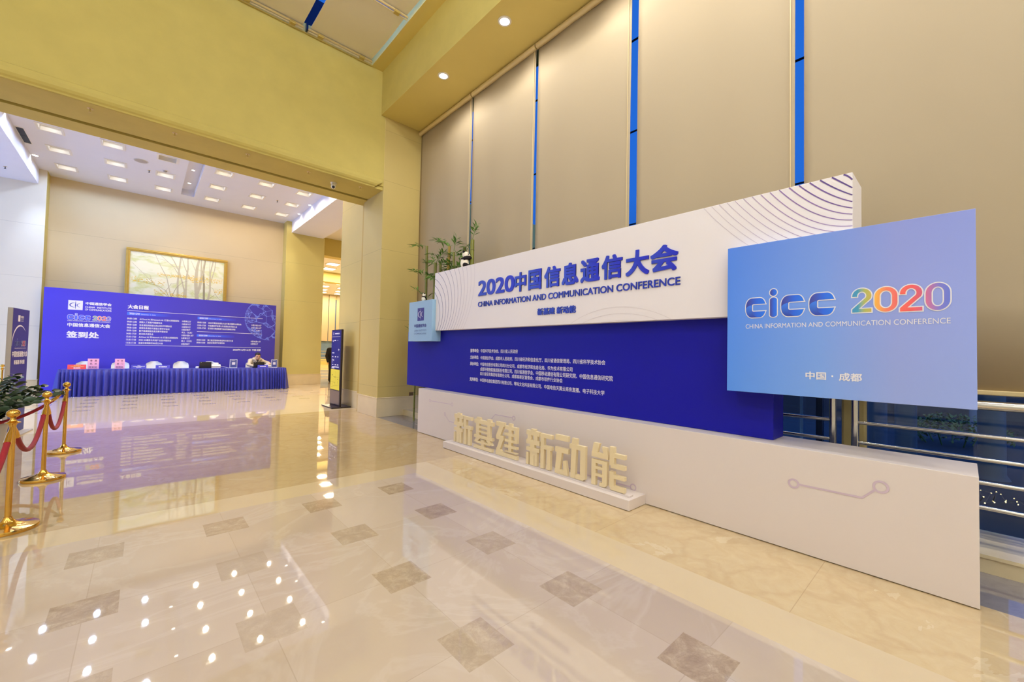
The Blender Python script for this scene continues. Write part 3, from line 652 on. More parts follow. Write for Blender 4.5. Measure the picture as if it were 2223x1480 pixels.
# ------------------------------------------------------------------ guard railing and outside
def railing(y0, y1, label, posts):
    t = thing('guard_railing', label, 'railing', (4.5, (y0+y1)/2, .128), 'window guard railings')
    for y in posts:
        m = MB(); m.tube([(4.5, y, .13), (4.5, y, 1.14)], .027, 14); make('post', m, 'steel', t, smooth=True)
    m = MB(); m.tube([(4.5, y0, 1.14), (4.5, y1, 1.14)], .033, 14); make('handrail', m, 'steel', t, smooth=True)
    for z in (.92, .752, .587, .412):
        m = MB(); m.tube([(4.5, y0+.02, z), (4.5, y1-.02, z)], .0155, 10); make('rail', m, 'steel', t, smooth=True)
railing(-3.2, .62, 'steel guard railing section past the end of the white base', (.62, -3.2)); railing(.77, 4.3, 'steel guard railing section under the light blue sign, behind the base', (.77, 4.3))
m = MB(); m.box((4.97, -40, -.3), (60, 60, -.12)); struct('ground', m, 'concrete')
for i, (x, y) in enumerate(((9.0, .62), (9.6, 1.02), (8.6, -.25), (13.0, -.2))):
    m = MB(); m.lathe([(.17, -.12), (.13, -.05), (.13, 5.0)], (x, y, 0), 20); solo('outdoor_column', ['round pillar outside just before the green shrub', 'round pillar outside nearest the pair of railing posts', 'round pillar outside above the low string lights', 'round pillar outside farthest behind the green shrub'][i], 'column', m, 'column_out', 'outdoor pillars', smooth=True)
sx_, sy_ = 11.4, .15
t = thing('outdoor_shrub', 'low green shrub outside the window beyond the railing', 'shrub', (sx_, sy_, -.12)); m = MB()
for i in range(900):
    a = random.uniform(0, 2*PI); r = random.random()**.5; x = sx_+r*.5*math.cos(a); y = sy_+r*.75*math.sin(a); z = -.05+random.random()**.6*.50*math.sqrt(1-.8*r*r)
    d = Vector((random.uniform(-1, 1), random.uniform(-1, 1), random.uniform(0, 1))).normalized(); s = d.cross(Vector((0, 0, 1))).normalized()*.022; e = d*.08
    p = Vector((x, y, z)); m.quad(p, p+e*.5+s, p+e, p+e*.5-s)
make('foliage', m, 'shrub', t, auto=True)
m = MB()
for i in range(9): a = i*.7; m.tube([(sx_+.2*math.cos(a), sy_+.4*math.sin(a), -.12), (sx_+.35*math.cos(a), sy_+.6*math.sin(a), .2)], .012, 5)
make('stems', m, 'stemgreen', t)
def string_light(label, c, sp, n, r):
    t = thing('string_light', label, 'string light', (c[0], c[1], c[2])); m = MB(); pts = []
    for i in range(n): pts.append((c[0]+sp[0]*math.sin(i*1.9), c[1]-sp[1]*i/n+.04*math.sin(i*2.3), c[2]+.02+sp[2]*abs(math.sin(i*.9))))
    m.tube(pts, .004, 4); make('wire', m, 'black', t); m = MB()
    for q in pts: m.ell(q, (r, r, r), n=6)
    make('bulbs', m, 'fairy', t)
string_light('string of tiny warm lights outside low behind the railing', (6.8, -.05, -.12), (.45, .5, .16), 24, .0065)
string_light('far string of tiny warm lights outside under the light blue sign edge', (14.15, 1.7, .75), (.1, 1.7, .10), 14, .014)
t = thing('outdoor_lantern', 'slim yellow lantern glowing outside beside a pillar', 'lantern', (12.0, 1.52, -.12))
m = MB(); m.tube([(12.0, 1.52, -.12), (12.0, 1.52, .45)], .02, 8); make('stand', m, 'black', t)
m = MB(); m.box((11.95, 1.47, .45), (12.05, 1.57, .95)); make('lamp_body', m, emis('lantern_glow', (1, .7, .25), 1.6), t, bevel=.02)
m = MB(); m.box((14, -8, -.12), (14.3, 9, .75)); solo('garden_wall', 'low dark wall outside beyond the pillars', 'wall', m, 'concrete')
m = MB(); m.box((34, -30, -.12), (44, 6, 7)); solo('neighbouring_building', 'dark building across the plaza outside', 'building', m, 'frame_al')

# ------------------------------------------------------------------ display base, backdrop, signs
t = thing('display_base', 'long low white display base printed with lilac circuit lines, on the marble floor', 'display base', (3.92, 3.24, 0))
m = MB(); m.box((3.68, -.057, .006), (4.165, 6.532, .773)); make('body', m, 'white', t, bevel=.003)
PB = Plane((3.68, 0, 0), (0, -1, 0))
def circ(pl, m, y, z, r, w, d=.0026): pl.ribbon(m, arc(-y, z, r, r, 0, 360, 28)[:-1], w, d, closed=True)
def wire(pl, m, pts, w): pl.ribbon(m, [(-y, z) for y, z in pts], w)
for rings, pts, w in (([(.866, .506, .030), (.375, .605, .036)], [(.836, .506), (.471, .508), (.402, .580)], .014), ([(6.13, .592, .022), (5.455, .60, .025)], [(6.107, .592), (5.48, .60)], .0085),
                      ([(5.655, .425, .022)], [(5.645, .404), (5.53, .323), (5.2, .323)], .0085), ([(4.003, .578, .026)], [(4.50, .47), (4.387, .577), (4.03, .580)], .010), ([(2.22, .128, .030)], [(3.2, .16), (2.9, .115), (2.25, .125)], .0125)):
    m = MB()
    for y, z, r in rings: circ(PB, m, y, z, r, w)
    wire(PB, m, pts, w); make('circuit_print', m, 'lilac', t)
t = thing('conference_backdrop', 'tall conference backdrop with white headline panel over deep blue panel, on the white base', 'backdrop', (3.99, 4.2, .773))
m = MB(); m.box((3.862, 1.05, .775), (4.133, 7.316, 1.80)); make('lower_panel', m, 'blue', t, bevel=.002)
m = MB(); m.box((3.75, .528, 1.797), (4.133, 6.19, 2.80)); hp = make('headline_panel', m, 'headerprint', t, bevel=.003)
PW = Plane((3.75, 0, 0), (0, -1, 0)); PL = Plane((3.862, 0, 0), (0, -1, 0))
m = MB(); PW.text(m, '2020', -4.925, -4.118, 2.285, 2.515, .022, .001, .012); make('headline_digits', m, 'ink_blue', hp)
for ch, a, b in (('中', 4.108, 3.868), ('国', 3.822, 3.572), ('信', 3.515, 3.232), ('息', 3.205, 2.935), ('通', 2.90, 2.615), ('信', 2.585, 2.305), ('大', 2.262, 1.975), ('会', 1.962, 1.655)):
    m = MB(); a2 = 4.112-(4.112-a)*(4.112-1.815)/(4.108-1.655); b2 = 4.112-(4.112-b)*(4.112-1.815)/(4.108-1.655)
    PW.text(m, ch, -a2, -b2, 2.268, 2.53, .030, .001, .012); make('headline_character', m, 'ink_blue', hp)
m = MB(); PW.text(m, 'CHINA INFORMATION AND COMMUNICATION CONFERENCE', -4.925, -1.79, 2.122, 2.20, .014, .001, .008); make('english_lettering', m, 'ink_blue2', hp)
m = MB(); PW.text(m, '新基建 新动能', -3.667, -3.041, 1.93, 2.018, .03, .001, .008); make('slogan_lettering', m, 'ink_blue2', hp)
PAL = [pmat('arc_ink_%d' % i, c, .5, var=0) for i, c in enumerate(((86, 56, 128), (112, 78, 146), (138, 104, 162), (162, 132, 176), (184, 160, 188), (200, 182, 196), (208, 194, 200)))]
ends = [2.745, 2.685, 2.633, 2.585, 2.539, 2.494, 2.452, 2.41]+[2.41-.041*k for k in range(1, 9)]
tops = [.579, .647, .718, .783, .853, .917, .985, 1.051, 1.117, 1.182, 1.248, 1.316, 1.381, 1.446, 1.51, 1.579]
for i, (y, z) in enumerate(zip(tops, ends)):
    k = min(1, i/7); c = (y-.5*(y-.528), z+(1-k)*.4*(2.79-z)+.02); pts = []
    for j in range(25):
        q = j/24; pts.append((-((1-q)**2*y+2*q*(1-q)*c[0]+q*q*.529), (1-q)**2*2.797+2*q*(1-q)*c[1]+q*q*z))
    w = max(.0035, .0115-.0007*i); mm = MB(); PW.ribbon(mm, pts, [w*(1-.25*j/24) for j in range(25)], .0015); make('arc_print', mm, PAL[min(6, int(i*.45))], hp)
larcs = [[(6.188, 2.463), (6.004, 2.109), (6.087, 1.80)], [(6.188, 2.583), (5.916, 2.192), (6.009, 1.80)], [(6.188, 2.70), (5.827, 2.241), (5.937, 1.80)], [(6.099, 2.797), (5.741, 2.29), (5.866, 1.80)], [(5.893, 2.797), (5.646, 2.325), (5.797, 1.80)], [(5.74, 2.797), (5.561, 2.35), (5.728, 1.80)], [(5.599, 2.797), (5.473, 2.374), (5.66, 1.80)], [(5.481, 2.797), (5.383, 2.408), (5.587, 1.80)], [(5.372, 2.797), (5.297, 2.431), (5.518, 1.80)], [(5.258, 2.797), (5.213, 2.453), (5.453, 1.80)], [(5.149, 2.797), (5.126, 2.475), (5.38, 1.80)], [(5.047, 2.797), (5.04, 2.476), (5.318, 1.80)]]
GAL = [pmat('grey_arc_ink_%d' % i, c, .5, var=0) for i, c in enumerate(((92, 84, 128), (108, 98, 134), (130, 118, 146), (158, 146, 164), (186, 174, 182), (206, 194, 196), (222, 211, 208)))]
for i, a in enumerate(larcs):
    mm = MB(); PW.ribbon(mm, [(-y, z) for y, z in circ3(*a)], max(.004, .009-.0005*i), .0015); make('arc_print', mm, GAL[min(5, i//2)], hp)
for i, a in enumerate(([(2.687, 1.80), (2.458, 1.812), (2.25, 1.80)], [(2.945, 1.801), (2.441, 1.885), (2.02, 1.80)], [(3.12, 1.801), (2.424, 1.955), (1.88, 1.80)])):
    mm = MB(); PW.ribbon(mm, [(-y, z) for y, z in circ3(*a)], .0045, .0015); make('arc_print', mm, GAL[6], hp)
blk = bpy.data.objects['lower_panel']
def line(t_, u0, u1, v0, v1, bold, name='sponsor_lettering'):
    m = MB(); PL.text(m, t_, u0, u1, v0, v1, bold); make(name, m, 'ink_pale', blk)
for t_, z0, z1 in (('指导单位:', 1.434, 1.494), ('主办单位:', 1.331, 1.389), ('承办单位:', 1.229, 1.288), ('支持单位:', .986, 1.046)): line(t_, -5.25, -5.03, z0, z1, .03, 'sponsor_heading')
for t_, y1, z0, z1 in (('中国科学技术协会、四川省人民政府', 4.147, 1.434, 1.490), ('中国通信学会、成都市人民政府、四川省经济和信息化厅、四川省通信管理局、四川省科学技术协会', 2.70, 1.328, 1.384),
    ('中国电信股份有限公司四川分公司、成都市经济和信息化局、华为技术有限公司', 3.17, 1.229, 1.285), ('成都环微物联集团股份有限公司、四川省通信学会、中国移动通信有限公司研究院、中国信息通信研究院', 2.598, 1.153, 1.212),
    ('四川省投资集团有限责任公司、成都高新区管委会、成都市软件行业协会', 3.325, 1.086, 1.140), ('中国移动通信集团四川有限公司、咪咕文化科技有限公司、中国电信天翼云商务直播、电子科技大学', 2.705, .986, 1.042)):
    line(t_, -4.983, -y1, z0, z1, .010)
# logo box hung on the far end
t = thing('logo_box', 'pale blue box with institute emblem hung on the far end of the blue panel', 'sign box', (3.77, 6.55, 1.61))
m = MB(); m.box((3.677, 6.135, 1.612), (3.861, 6.955, 2.335)); make('box_body', m, 'lightblue', t, bevel=.003)
PG = Plane((3.677, 0, 0), (0, -1, 0)); inst_emblem(PG, -6.633, 1.98, .228, .228, t, 'logonavy', 'ink_pale', .0015)
m = MB(); PG.text(m, '中国通信学会', -6.744, -6.312, 1.858, 1.922, .022); make('institute_lettering', m, 'logonavy', t)
m = MB(); PG.text(m, 'CHINA  INSTITUTE', -6.744, -6.312, 1.786, 1.82, .006); make('english_lettering', m, 'ink_slate', t)
m = MB(); PG.text(m, 'OF COMMUNICATIONS', -6.744, -6.312, 1.733, 1.766, .006); make('english_lettering', m, 'ink_slate', t)

# CICC sign board
t = thing('conference_sign', 'large light blue sign board with outlined acronym and year, in front of the headline panel', 'sign', (3.69, .65, 1.165))
m = MB(); m.box((3.66, -.054, 1.168), (3.70, 1.338, 2.368))
M['cicc'] = grad_mat('sky_to_lilac_print', [(0, (166, 176, 232)), (.25, (164, 172, 226)), (.55, (134, 170, 236)), (1, (92, 150, 240))], 'Y', [(0, (236, 250, 255)), (.6, (232, 240, 255)), (1, (218, 224, 244))], 'Z')
make('board', m, 'cicc', t, bevel=.002)
for y in (.2, 1.0):
    for z in (1.5, 2.1):
        if y < .5 and z > 2: pass
        m = MB(); m.box((3.70, y-.03, z-.03), (3.75 if z > 1.8 else 3.862, y+.03, z+.03)) if y > .6 else m.box((3.70, y-.03, z-.03), (3.75, y+.03, z+.03)) if z > 1.8 else m.box((3.70, y-.03, z-.03), (3.72, y+.03, z+.03)); make('standoff', m, 'steel', t)
m = MB(); m.box((3.701, -.02, 2.315), (3.712, 1.30, 2.335)); make('led_strip', m, emis('led_strip_glow', (1, .84, .62), 4), t)
PC = Plane((3.66, 0, 0), (0, -1, 0))
CB = grad_mat('acronym_blue_print', [(0, (38, 122, 240)), (.45, (36, 100, 224)), (.8, (62, 78, 176)), (1, (56, 62, 150))], 'Y')
CBd = grad_mat('acronym_dark_fold_print', [(0, (44, 64, 168)), (1, (60, 130, 240))], 'Z')
def c_shape(u0, u1, v0, v1, g=0.0):
    w, h = u1-u0, v1-v0; s = h*.27; rx, ry = w*.32, h*.42; r2 = h*.07
    out = arc(u1-rx*.9, v1-ry, rx*.9, ry, 0, 90, 8)+arc(u0+rx, v1-ry, rx, ry, 90, 180, 8)+arc(u0+rx, v0+ry, rx, ry, 180, 270, 8)+arc(u1-rx*.9, v0+ry, rx*.9, ry, 270, 360, 8)
    v_hi, v_lo = v1-s-h*.04, v0+s+h*.04
    out[0] = (u1, v_hi); out = [(x, y) for x, y in out if not (x > u1-rx*.95 and v_lo < y < v_hi)]
    out = [(u1, v_hi)]+[q for q in out if q != (u1, v_hi)]; out += [(u1, v_lo)]
    iu = u0+h*.29
    inn = [(u1, v_lo)]+[(iu+r2, v_lo)]+arc(iu+r2, v_lo+r2, r2, r2, 270, 180, 5)+arc(iu+r2, v_hi-r2, r2, r2, 180, 90, 5)+[(u1, v_hi)]
    return out, inn
def grow(pts, d):
    """outline moved outwards by d (counter-clockwise outline)"""
    n = len(pts); o = []
    for i in range(n):
        a, b, c = Vector(pts[i-1]), Vector(pts[i]), Vector(pts[(i+1) % n]); t1 = (b-a); t2 = (c-b)
        if t1.length < 1e-7: t1 = t2
        if t2.length < 1e-7: t2 = t1
        n1 = Vector((t1.y, -t1.x)).normalized(); n2 = Vector((t2.y, -t2.x)).normalized(); q = (n1+n2)
        q = q/(max(.35, 1+n1.dot(n2))) ; o.append((b.x+q.x*d, b.y+q.y*d))
    return o
def dedupe(p):
    o = []
    for q in p:
        if not o or (abs(q[0]-o[-1][0])+abs(q[1]-o[-1][1])) > 1e-5: o.append(q)
    if abs(o[0][0]-o[-1][0])+abs(o[0][1]-o[-1][1]) < 1e-5: o.pop()
    a = sum(o[i-1][0]*o[i][1]-o[i][0]*o[i-1][1] for i in range(len(o)))
    return o if a > 0 else o[::-1]
def c_letter(pl, parent, u0, u1, v0, v1, edge, fill, outline='ink_white', fold=None, name='acronym_letter', d=.002):
    a, b = c_shape(u0, u1, v0, v1); p = dedupe(a+b[1:-1]); e = MB(); pl.poly(e, grow(p, edge), d); make('letter_outline', e, outline, parent)
    f = MB(); pl.poly(f, p, d+.001); o = make(name, f, fill, parent)
    if fold:
        h = v1-v0; w = u1-u0; k = MB()
        pl.poly(k, [(u0+.001, v0+h*.42)]+arc(u0+h*.28, v0+h*.42, h*.28, h*.22, 175, 92, 8)+[(u0+h*.285, v0+h*.36)]+arc(u0+h*.62, v0+h*.34, h*.34, h*.33, 180, 262, 8)[0:9]+arc(u0+w*.32, v0+h*.42, w*.32-.0008, h*.42-.0008, 262, 185, 8), d+.0015); make('letter_fold', k, fold, o)
c_letter(PC, t, -1.194, -1.053, 1.772, 1.928, .0065, CB, fold=CBd)
c_letter(PC, t, -.945, -.798, 1.770, 1.930, .0065, CB, fold=CBd)
c_letter(PC, t, -.765, -.617, 1.769, 1.931, .0065, CB, fold=CBd)
e = MB(); f = MB(); p = dedupe(arc(-.998, 1.963, .024, .027, 0, 360, 24)); PC.poly(e, grow(p, .0065)); PC.poly(f, p, .003)
p = dedupe(arc(-.998, 1.905, .024, .018, 0, 180, 8)+arc(-.998, 1.787, .024, .017, 180, 360, 8)); PC.poly(e, grow(p, .0065)); PC.poly(f, p, .003)
make('letter_outline', e, 'ink_white', t); make('acronym_letter', f, CB, t)
def digit2(u0, u1, v0, v1, s):
    w, h = u1-u0, v1-v0; cx = (u0+u1)/2; r = w/2; ry = h*.31; cy = v1-ry
    out = [(u0, cy-h*.03)]+arc(cx, cy, r, ry, 172, -28, 18)+[(u0+s*1.35, v0+s*.92), (u1, v0+s*.92), (u1, v0), (u0, v0), (u0, v0+s*.85)]
    inn = arc(cx, cy, r-s, ry-s*.86, -30, 172, 14)+[(u0+s, cy-h*.03)]
    return dedupe(out+inn)
def digit0(u0, u1, v0, v1, s):
    h = v1-v0; w = u1-u0; ry = h*.36
    o = arc((u0+u1)/2, v1-ry, w/2, ry, 0, 180, 14)+arc((u0+u1)/2, v0+ry, w/2, ry, 180, 360, 14)
    i = arc((u0+u1)/2, v1-ry, w/2-s, ry-s*.9, 0, 180, 14)+arc((u0+u1)/2, v0+ry, w/2-s, ry-s*.9, 180, 360, 14)
    return o, i
def ring(pl, mb, o, i, d): n = len(o); return mb.add([pl.p(x, y, d) for x, y in o+i], [(k, (k+1) % n, (k+1) % n+n, k+n) for k in range(n)])
def year(pl, parent, boxes, s, edge, cols, outline='ink_white', d=.002):
    for (u0, u1, v0, v1), dg, col in zip(boxes, '2020', cols):
        e = MB(); f = MB()
        if dg == '2': p = digit2(u0, u1, v0, v1, s); pl.poly(e, grow(p, edge), d); pl.poly(f, p, d+.001)
        else: o, i = digit0(u0, u1, v0, v1, s); ring(pl, e, grow(o, edge), grow(i, -edge), d); ring(pl, f, o, i, d+.001)
        make('digit_outline', e, outline, parent); make('year_digit', f, col, parent)
YC = [grad_mat('year_teal_yellow', [(0, (206, 184, 92)), (.35, (180, 186, 96)), (.7, (66, 156, 190)), (1, (70, 150, 196))], 'Y'), grad_mat('year_orange_coral', [(0, (244, 112, 104)), (.45, (246, 130, 100)), (1, (250, 186, 70))], 'Y'),
      grad_mat('year_coral_rose', [(0, (214, 96, 132)), (.4, (240, 96, 96)), (1, (248, 106, 90))], 'Y'), grad_mat('year_rose_blue', [(0, (104, 122, 216)), (.45, (128, 122, 206)), (1, (214, 112, 150))], 'Y')]
year(PC, t, [(-.518, -.417, 1.776, 1.940), (-.401, -.288, 1.773, 1.938), (-.276, -.173, 1.770, 1.940), (-.158, -.052, 1.769, 1.939)], .026, .0065, YC)
m = MB(); PC.text(m, 'CHINA INFORMATION AND COMMUNICATION CONFERENCE', -1.196, -.051, 1.684, 1.719, .008); make('english_lettering', m, 'ink_white', t)
for tt, u0, u1 in (('中国', -.788, -.665), ('成都', -.592, -.467)): m = MB(); PC.text(m, tt, u0, u1, 1.298, 1.355, .022); make('city_lettering', m, 'ink_white', t)
m = MB(); PC.rect(m, -.634, -.624, 1.322, 1.334, .002); make('city_lettering', m, 'ink_white', t)
# slogan letters on their plinth
t = thing('slogan_sign', 'cream block letters standing on a low white plinth before the white base', 'sign', (3.53, 3.65, 0))
m = MB(); m.box((3.384, 2.083, .004), (3.679, 5.235, .1)); make('plinth', m, 'white', t, bevel=.003)
m = MB(); m.box((3.45, 2.12, .1), (3.515, 5.12, .118)); make('footing_rail', m, 'white', t)
STR = {
 '新': [(.17,.35,.94,1.0),(0,.52,.82,.95),(.05,.19,.68,.84),(.30,.44,.68,.84),(0,.53,.57,.70),(.15,.33,0,.6),(0,.52,.38,.50),(0,.115,0,.34),(.28,.45,.28,.40),(.33,.45,0,.34),(.56,.71,0,.95),(.55,1,.82,.95),(.62,1,.52,.65),(.79,.95,0,.55)],
 '基': [(.12,.32,.9,1),(.68,.88,.9,1),(0,1,.80,.93),(.10,.28,.38,.9),(.70,.86,.38,.9),(.2,.8,.66,.74),(.2,.8,.52,.59),(.2,.8,.36,.45),(0,1,.34,.45),[(.0,.2),(.14,.2),(.36,.36),(.14,.36)],[(1,.2),(.86,.2),(.64,.36),(.86,.36)],(.40,.58,.05,.33),(.12,.88,.18,.27),(0,1,0,.12)],
 '建': [(0,.40,.87,1),[(.18,.9),(.37,.9),(.20,.55),(.0,.55)],(.02,.38,.47,.6),[(.2,.5),(.37,.5),(.20,.12),(.0,.06)],[(.0,.0),(.28,.0),(.34,.13),(.06,.13)],[(.02,.2),(.13,.26),(.34,.09),(.25,.0)],(.25,1,0,.13),(.60,.75,.17,1.02),(.44,1,.82,.94),(.40,1,.64,.73),(.44,1,.46,.55),(.42,1,.29,.38),(.88,1,.46,.94),(.44,1,.17,.2)],
 '动': [(0,.44,.86,1),(0,.45,.55,.68),[(.06,.6),(.24,.6),(.17,.06),(0,.0)],(.0,.43,0,.12),[(.27,.36),(.37,.38),(.45,.0),(.30,.0)],[(.56,1.0),(.73,1.0),(.68,.0),(.52,.0)],(.48,1,.72,.85),(.83,1,.04,.84),[(.68,0),(.94,0),(1,.06),(1,.13),(.68,.12)]],
 '能': [[(.06,1),(.24,1),(.16,.72),(0,.72)],(0,.5,.66,.78),[(.31,.94),(.46,.94),(.51,.72),(.37,.72)],(0,.48,.52,.61),(0,.14,0,.6),(.33,.48,.05,.6),(.1,.4,.38,.46),(.1,.4,.22,.29),[(.25,0),(.42,0),(.48,.06),(.48,.12),(.25,.10)],(.54,.70,.55,1),(.6,1,.74,.86),(.58,1,.50,.62),(.54,.70,.05,.44),(.6,1,.27,.38),(.58,1,0,.13)]}
PS = Plane((3.462, 0, 0), (0, -1, 0))
for ch, a, b in (('新', 5.07, 4.625), ('基', 4.575, 4.165), ('建', 4.108, 3.69), ('新', 3.535, 3.11), ('动', 3.072, 2.645), ('能', 2.572, 2.172)):
    m = MB()
    for k, q in enumerate(STR[ch]):
        if isinstance(q, tuple): q = [(q[0], q[2]), (q[1], q[2]), (q[1], q[3]), (q[0], q[3])]
        q2 = [(-a+(a-b)*x, .118+.428*y) for x, y in q]; cx = sum(p[0] for p in q2)/len(q2); cy = sum(p[1] for p in q2)/len(q2); e = .0005*(k+1)
        q2 = [(x-math.copysign(min(e, abs(x-cx)*.2), x-cx), max(.1181, y-math.copysign(min(e, abs(y-cy)*.2), y-cy))) for x, y in q2]
        m.prism(q2, PS.fr(-.034+.0003*k), .034+.0004*k)
    make('letter', m, 'letter', t)

# ------------------------------------------------------------------ bamboo and toy pandas
def spray(origin, direction, n, size, seed):
    r = random.Random(seed); m = MB(); o = Vector(origin); d = Vector(direction).normalized(); L = Vector(direction).length
    droop = Vector((0, 0, -.25*L)); pts = [o+d*L*k/6+droop*(k/6)**2 for k in range(7)]; m.tube(pts, [.005-.0005*k for k in range(7)], 5)
    for k in range(n):
        q = .25+.75*(k+.5)/n; i = min(5, int(q*6)); p = pts[i].lerp(pts[i+1], q*6-i)
        side = d.cross(Vector((0, 0, 1))).normalized()*(1 if k % 2 else -1)
        ld = (d*r.uniform(.2, .9)+side*r.uniform(.4, 1.0)+Vector((0, 0, r.uniform(-.5, .7)))).normalized(); l = size*r.uniform(.7, 1.25); w = l*.105
        wv = ld.cross(Vector((r.uniform(-.4, .4), r.uniform(-.4, .4), 1))).normalized()*w; bend = Vector((0, 0, -l*.18))
        m.add([p, p+ld*l*.35+wv, p+ld*l*.35-wv, p+ld*l*.7+wv*.7+bend*.4, p+ld*l*.7-wv*.7+bend*.4, p+ld*l+bend], [(0, 1, 2), (1, 3, 4, 2), (3, 5, 4)])
    return m
def stalk(x, y0, y1, z1, r, mat, label, sprays, z0=0.0):
    t = thing('bamboo_stalk', label, 'bamboo', (x, y0, 0), 'bamboo stalks behind the backdrop')
    m = MB(); n = 24; pts = [(x, y0+(y1-y0)*i/n, z0+(z1-z0)*i/n) for i in range(n+1)]; m.tube(pts, r, 12); make('culm', m, mat, t, smooth=True)
    z = .25; m = MB()
    while z < z1-.1:
        q = (z-z0)/(z1-z0); m.lathe([(r, z-.008), (r*1.13, z), (r, z+.008)], (x, y0+(y1-y0)*q, 0), 12); z += .33
    make('node_ring', m, 'node', t, smooth=True)
    for i, (zz, dr, nn, sz) in enumerate(sprays):
        q = (zz-z0)/(z1-z0); make('leaf_spray', spray((x, y0+(y1-y0)*q, zz), dr, int(nn*1.5), sz, int(y0*1000)+i), 'leaf', t, auto=True)
stalk(4.2, 7.22, 7.28, 3.56, .026, 'bamboo', 'tall green bamboo stalk behind the pale blue logo box', [(3.55, (-.05, .55, .22), 16, .14), (2.95, (-.05, .48, .30), 16, .14), (2.98, (-.1, -.45, -.05), 26, .16), (2.5, (-.1, .3, .32), 12, .13), (2.45, (-.1, -.25, .12), 10, .12)])
stalk(4.2, 7.03, 6.93, 3.17, .030, 'bamboo', 'short leaning bamboo stalk with leaves, first past the logo box', [(3.15, (0, -.3, .28), 18, .14), (3.12, (0, .38, .22), 20, .14), (3.1, (0, -.55, .12), 24, .15), (3.12, (0, .2, .38), 12, .12)])
stalk(4.26, 6.88, 6.845, 3.16, .026, 'bamboo', 'second of the twin short bamboo stalks past the logo box', [(2.95, (0, -.3, .1), 10, .11)])
stalk(4.2, 6.62, 6.455, 3.41, .027, 'bamboo_y', 'golden brown leaning bamboo stalk with a leafy top', [(3.40, (0, .48, .36), 24, .15), (3.38, (0, .12, .12), 14, .12), (2.98, (0, -.2, .05), 6, .1)])
stalk(4.2, 6.31, 6.30, 3.27, .022, 'bamboo', 'slim bamboo stalk hidden in its own leaves between golden and dark ones', [(3.3, (0, -.1, .30), 14, .15), (3.2, (0, -.42, .02), 20, .14), (3.1, (0, .26, -.05), 20, .13), (3.02, (0, -.4, -.02), 20, .14), (3.2, (0, .2, .12), 14, .12)])
stalk(4.25, 6.07, 6.035, 3.33, .027, 'bamboo', 'dark bamboo stalk just before the climbing toy panda', [(3.05, (-.05, -.25, -.05), 14, .12), (3.0, (-.05, .3, .02), 14, .12)])
stalk(4.216, 5.755, 5.755, 3.40, .036, 'bamboo', 'thick green bamboo stalk that the toy panda clings to', [(3.38, (0, -.12, .36), 14, .13), (3.36, (0, .3, -.02), 12, .11), (3.30, (0, .42, -.06), 10, .11)])
stalk(4.2, 7.62, 7.62, 1.95, .018, 'bamboo', 'short thin bamboo stalk at the far edge of the blue panel', [(1.93, (-.05, .22, .02), 6, .12), (1.85, (-.05, .2, -.1), 5, .11)])

def blob(prims, voxel, it=4):
    """one continuous surface grown around limbs and volumes; each face takes the colour of the nearest one"""
    mb = MB()
    for p in prims:
        if p[0] == 'c': mb.cone(p[1], p[2], p[3], p[4])
        else: mb.ell(p[1], p[2], p[3] if len(p) > 4 else None)
    me = bpy.data.meshes.new('volume'); me.from_pydata(mb.v, [], mb.f); o = bpy.data.objects.new('volume', me); COL.objects.link(o)
    bm = bmesh.new(); bm.from_mesh(me); bmesh.ops.recalc_face_normals(bm, faces=bm.faces); bm.to_mesh(me); bm.free()
    r = o.modifiers.new('r', 'REMESH'); r.mode = 'VOXEL'; r.voxel_size = voxel; s = o.modifiers.new('s', 'SMOOTH'); s.iterations = it; s.factor = .5
    dg = bpy.context.evaluated_depsgraph_get(); dg.update(); e = bpy.data.meshes.new_from_object(o.evaluated_get(dg))
    out = MB(); out.v = [tuple(v.co) for v in e.vertices]; out.f = [tuple(p.vertices) for p in e.polygons]
    for p in e.polygons:
        c = p.center; best = 9; mi = 0
        for q in prims:
            if q[0] == 'c':
                a, b = Vector(q[1]), Vector(q[3]); ab = b-a; k = max(0, min(1, (c-a).dot(ab)/(ab.length_squared or 1))); d = (c-(a+ab*k)).length-(q[2]+(q[4]-q[2])*k)
            else:
                w = c-Vector(q[1]); 
                if len(q) > 4: w = q[3].to_matrix().transposed()@w
                s_ = Vector((w.x/q[2][0], w.y/q[2][1], w.z/q[2][2])); d = (s_.length-1)*min(q[2])
            if d < best: best = d; mi = q[-1]
        out.m.append(mi)
    bpy.data.objects.remove(o); bpy.data.meshes.remove(me); bpy.data.meshes.remove(e); return out
def panda(c, s, face, label, climb):
    """face: heading (radians) the animal looks at"""
    cx, cy, cz = c; ca, sa = math.cos(face), math.sin(face)
    P = lambda f, l, z: (cx+s*(f*ca-l*sa), cy+s*(f*sa+l*ca), cz+s*z)
    pr = [('e', P(0, 0, .36), (s*.26, s*.26, s*.34), 0), ('e', P(.06, 0, .86), (s*.22, s*.22, s*.20), 0), ('e', P(.24, 0, .82), (s*.11, s*.11, s*.09), 0)]
    pr += [('e', P(0, 0, .60), (s*.255, s*.255, s*.10), 1)]
    for l in (-1, 1):
        pr += [('e', P(-.02, .17*l, 1.03), (s*.075, s*.075, s*.075), 1), ('e', P(.235, .085*l, .88), (s*.05, s*.05, s*.05), 1)]
        if climb: pr += [('c', P(.05, .2*l, .62), s*.11, P(.34, .13*l, .70), s*.085, 1), ('c', P(.08, .2*l, .22), s*.13, P(.30, .16*l, .18), s*.10, 1)]
        else: pr += [('c', P(.05, .2*l, .60), s*.11, P(.26, .2*l, .36), s*.085, 1), ('c', P(.08, .17*l, .12), s*.12, P(.36, .2*l, .10), s*.10, 1)]
    pr += [('e', P(.35, 0, .84), (s*.03, s*.03, s*.025), 1)]
    o = solo('toy_panda', label, 'toy', blob(pr, s*.03, 3), ['fur_w', 'fur_b'], None, smooth=True)
    return o
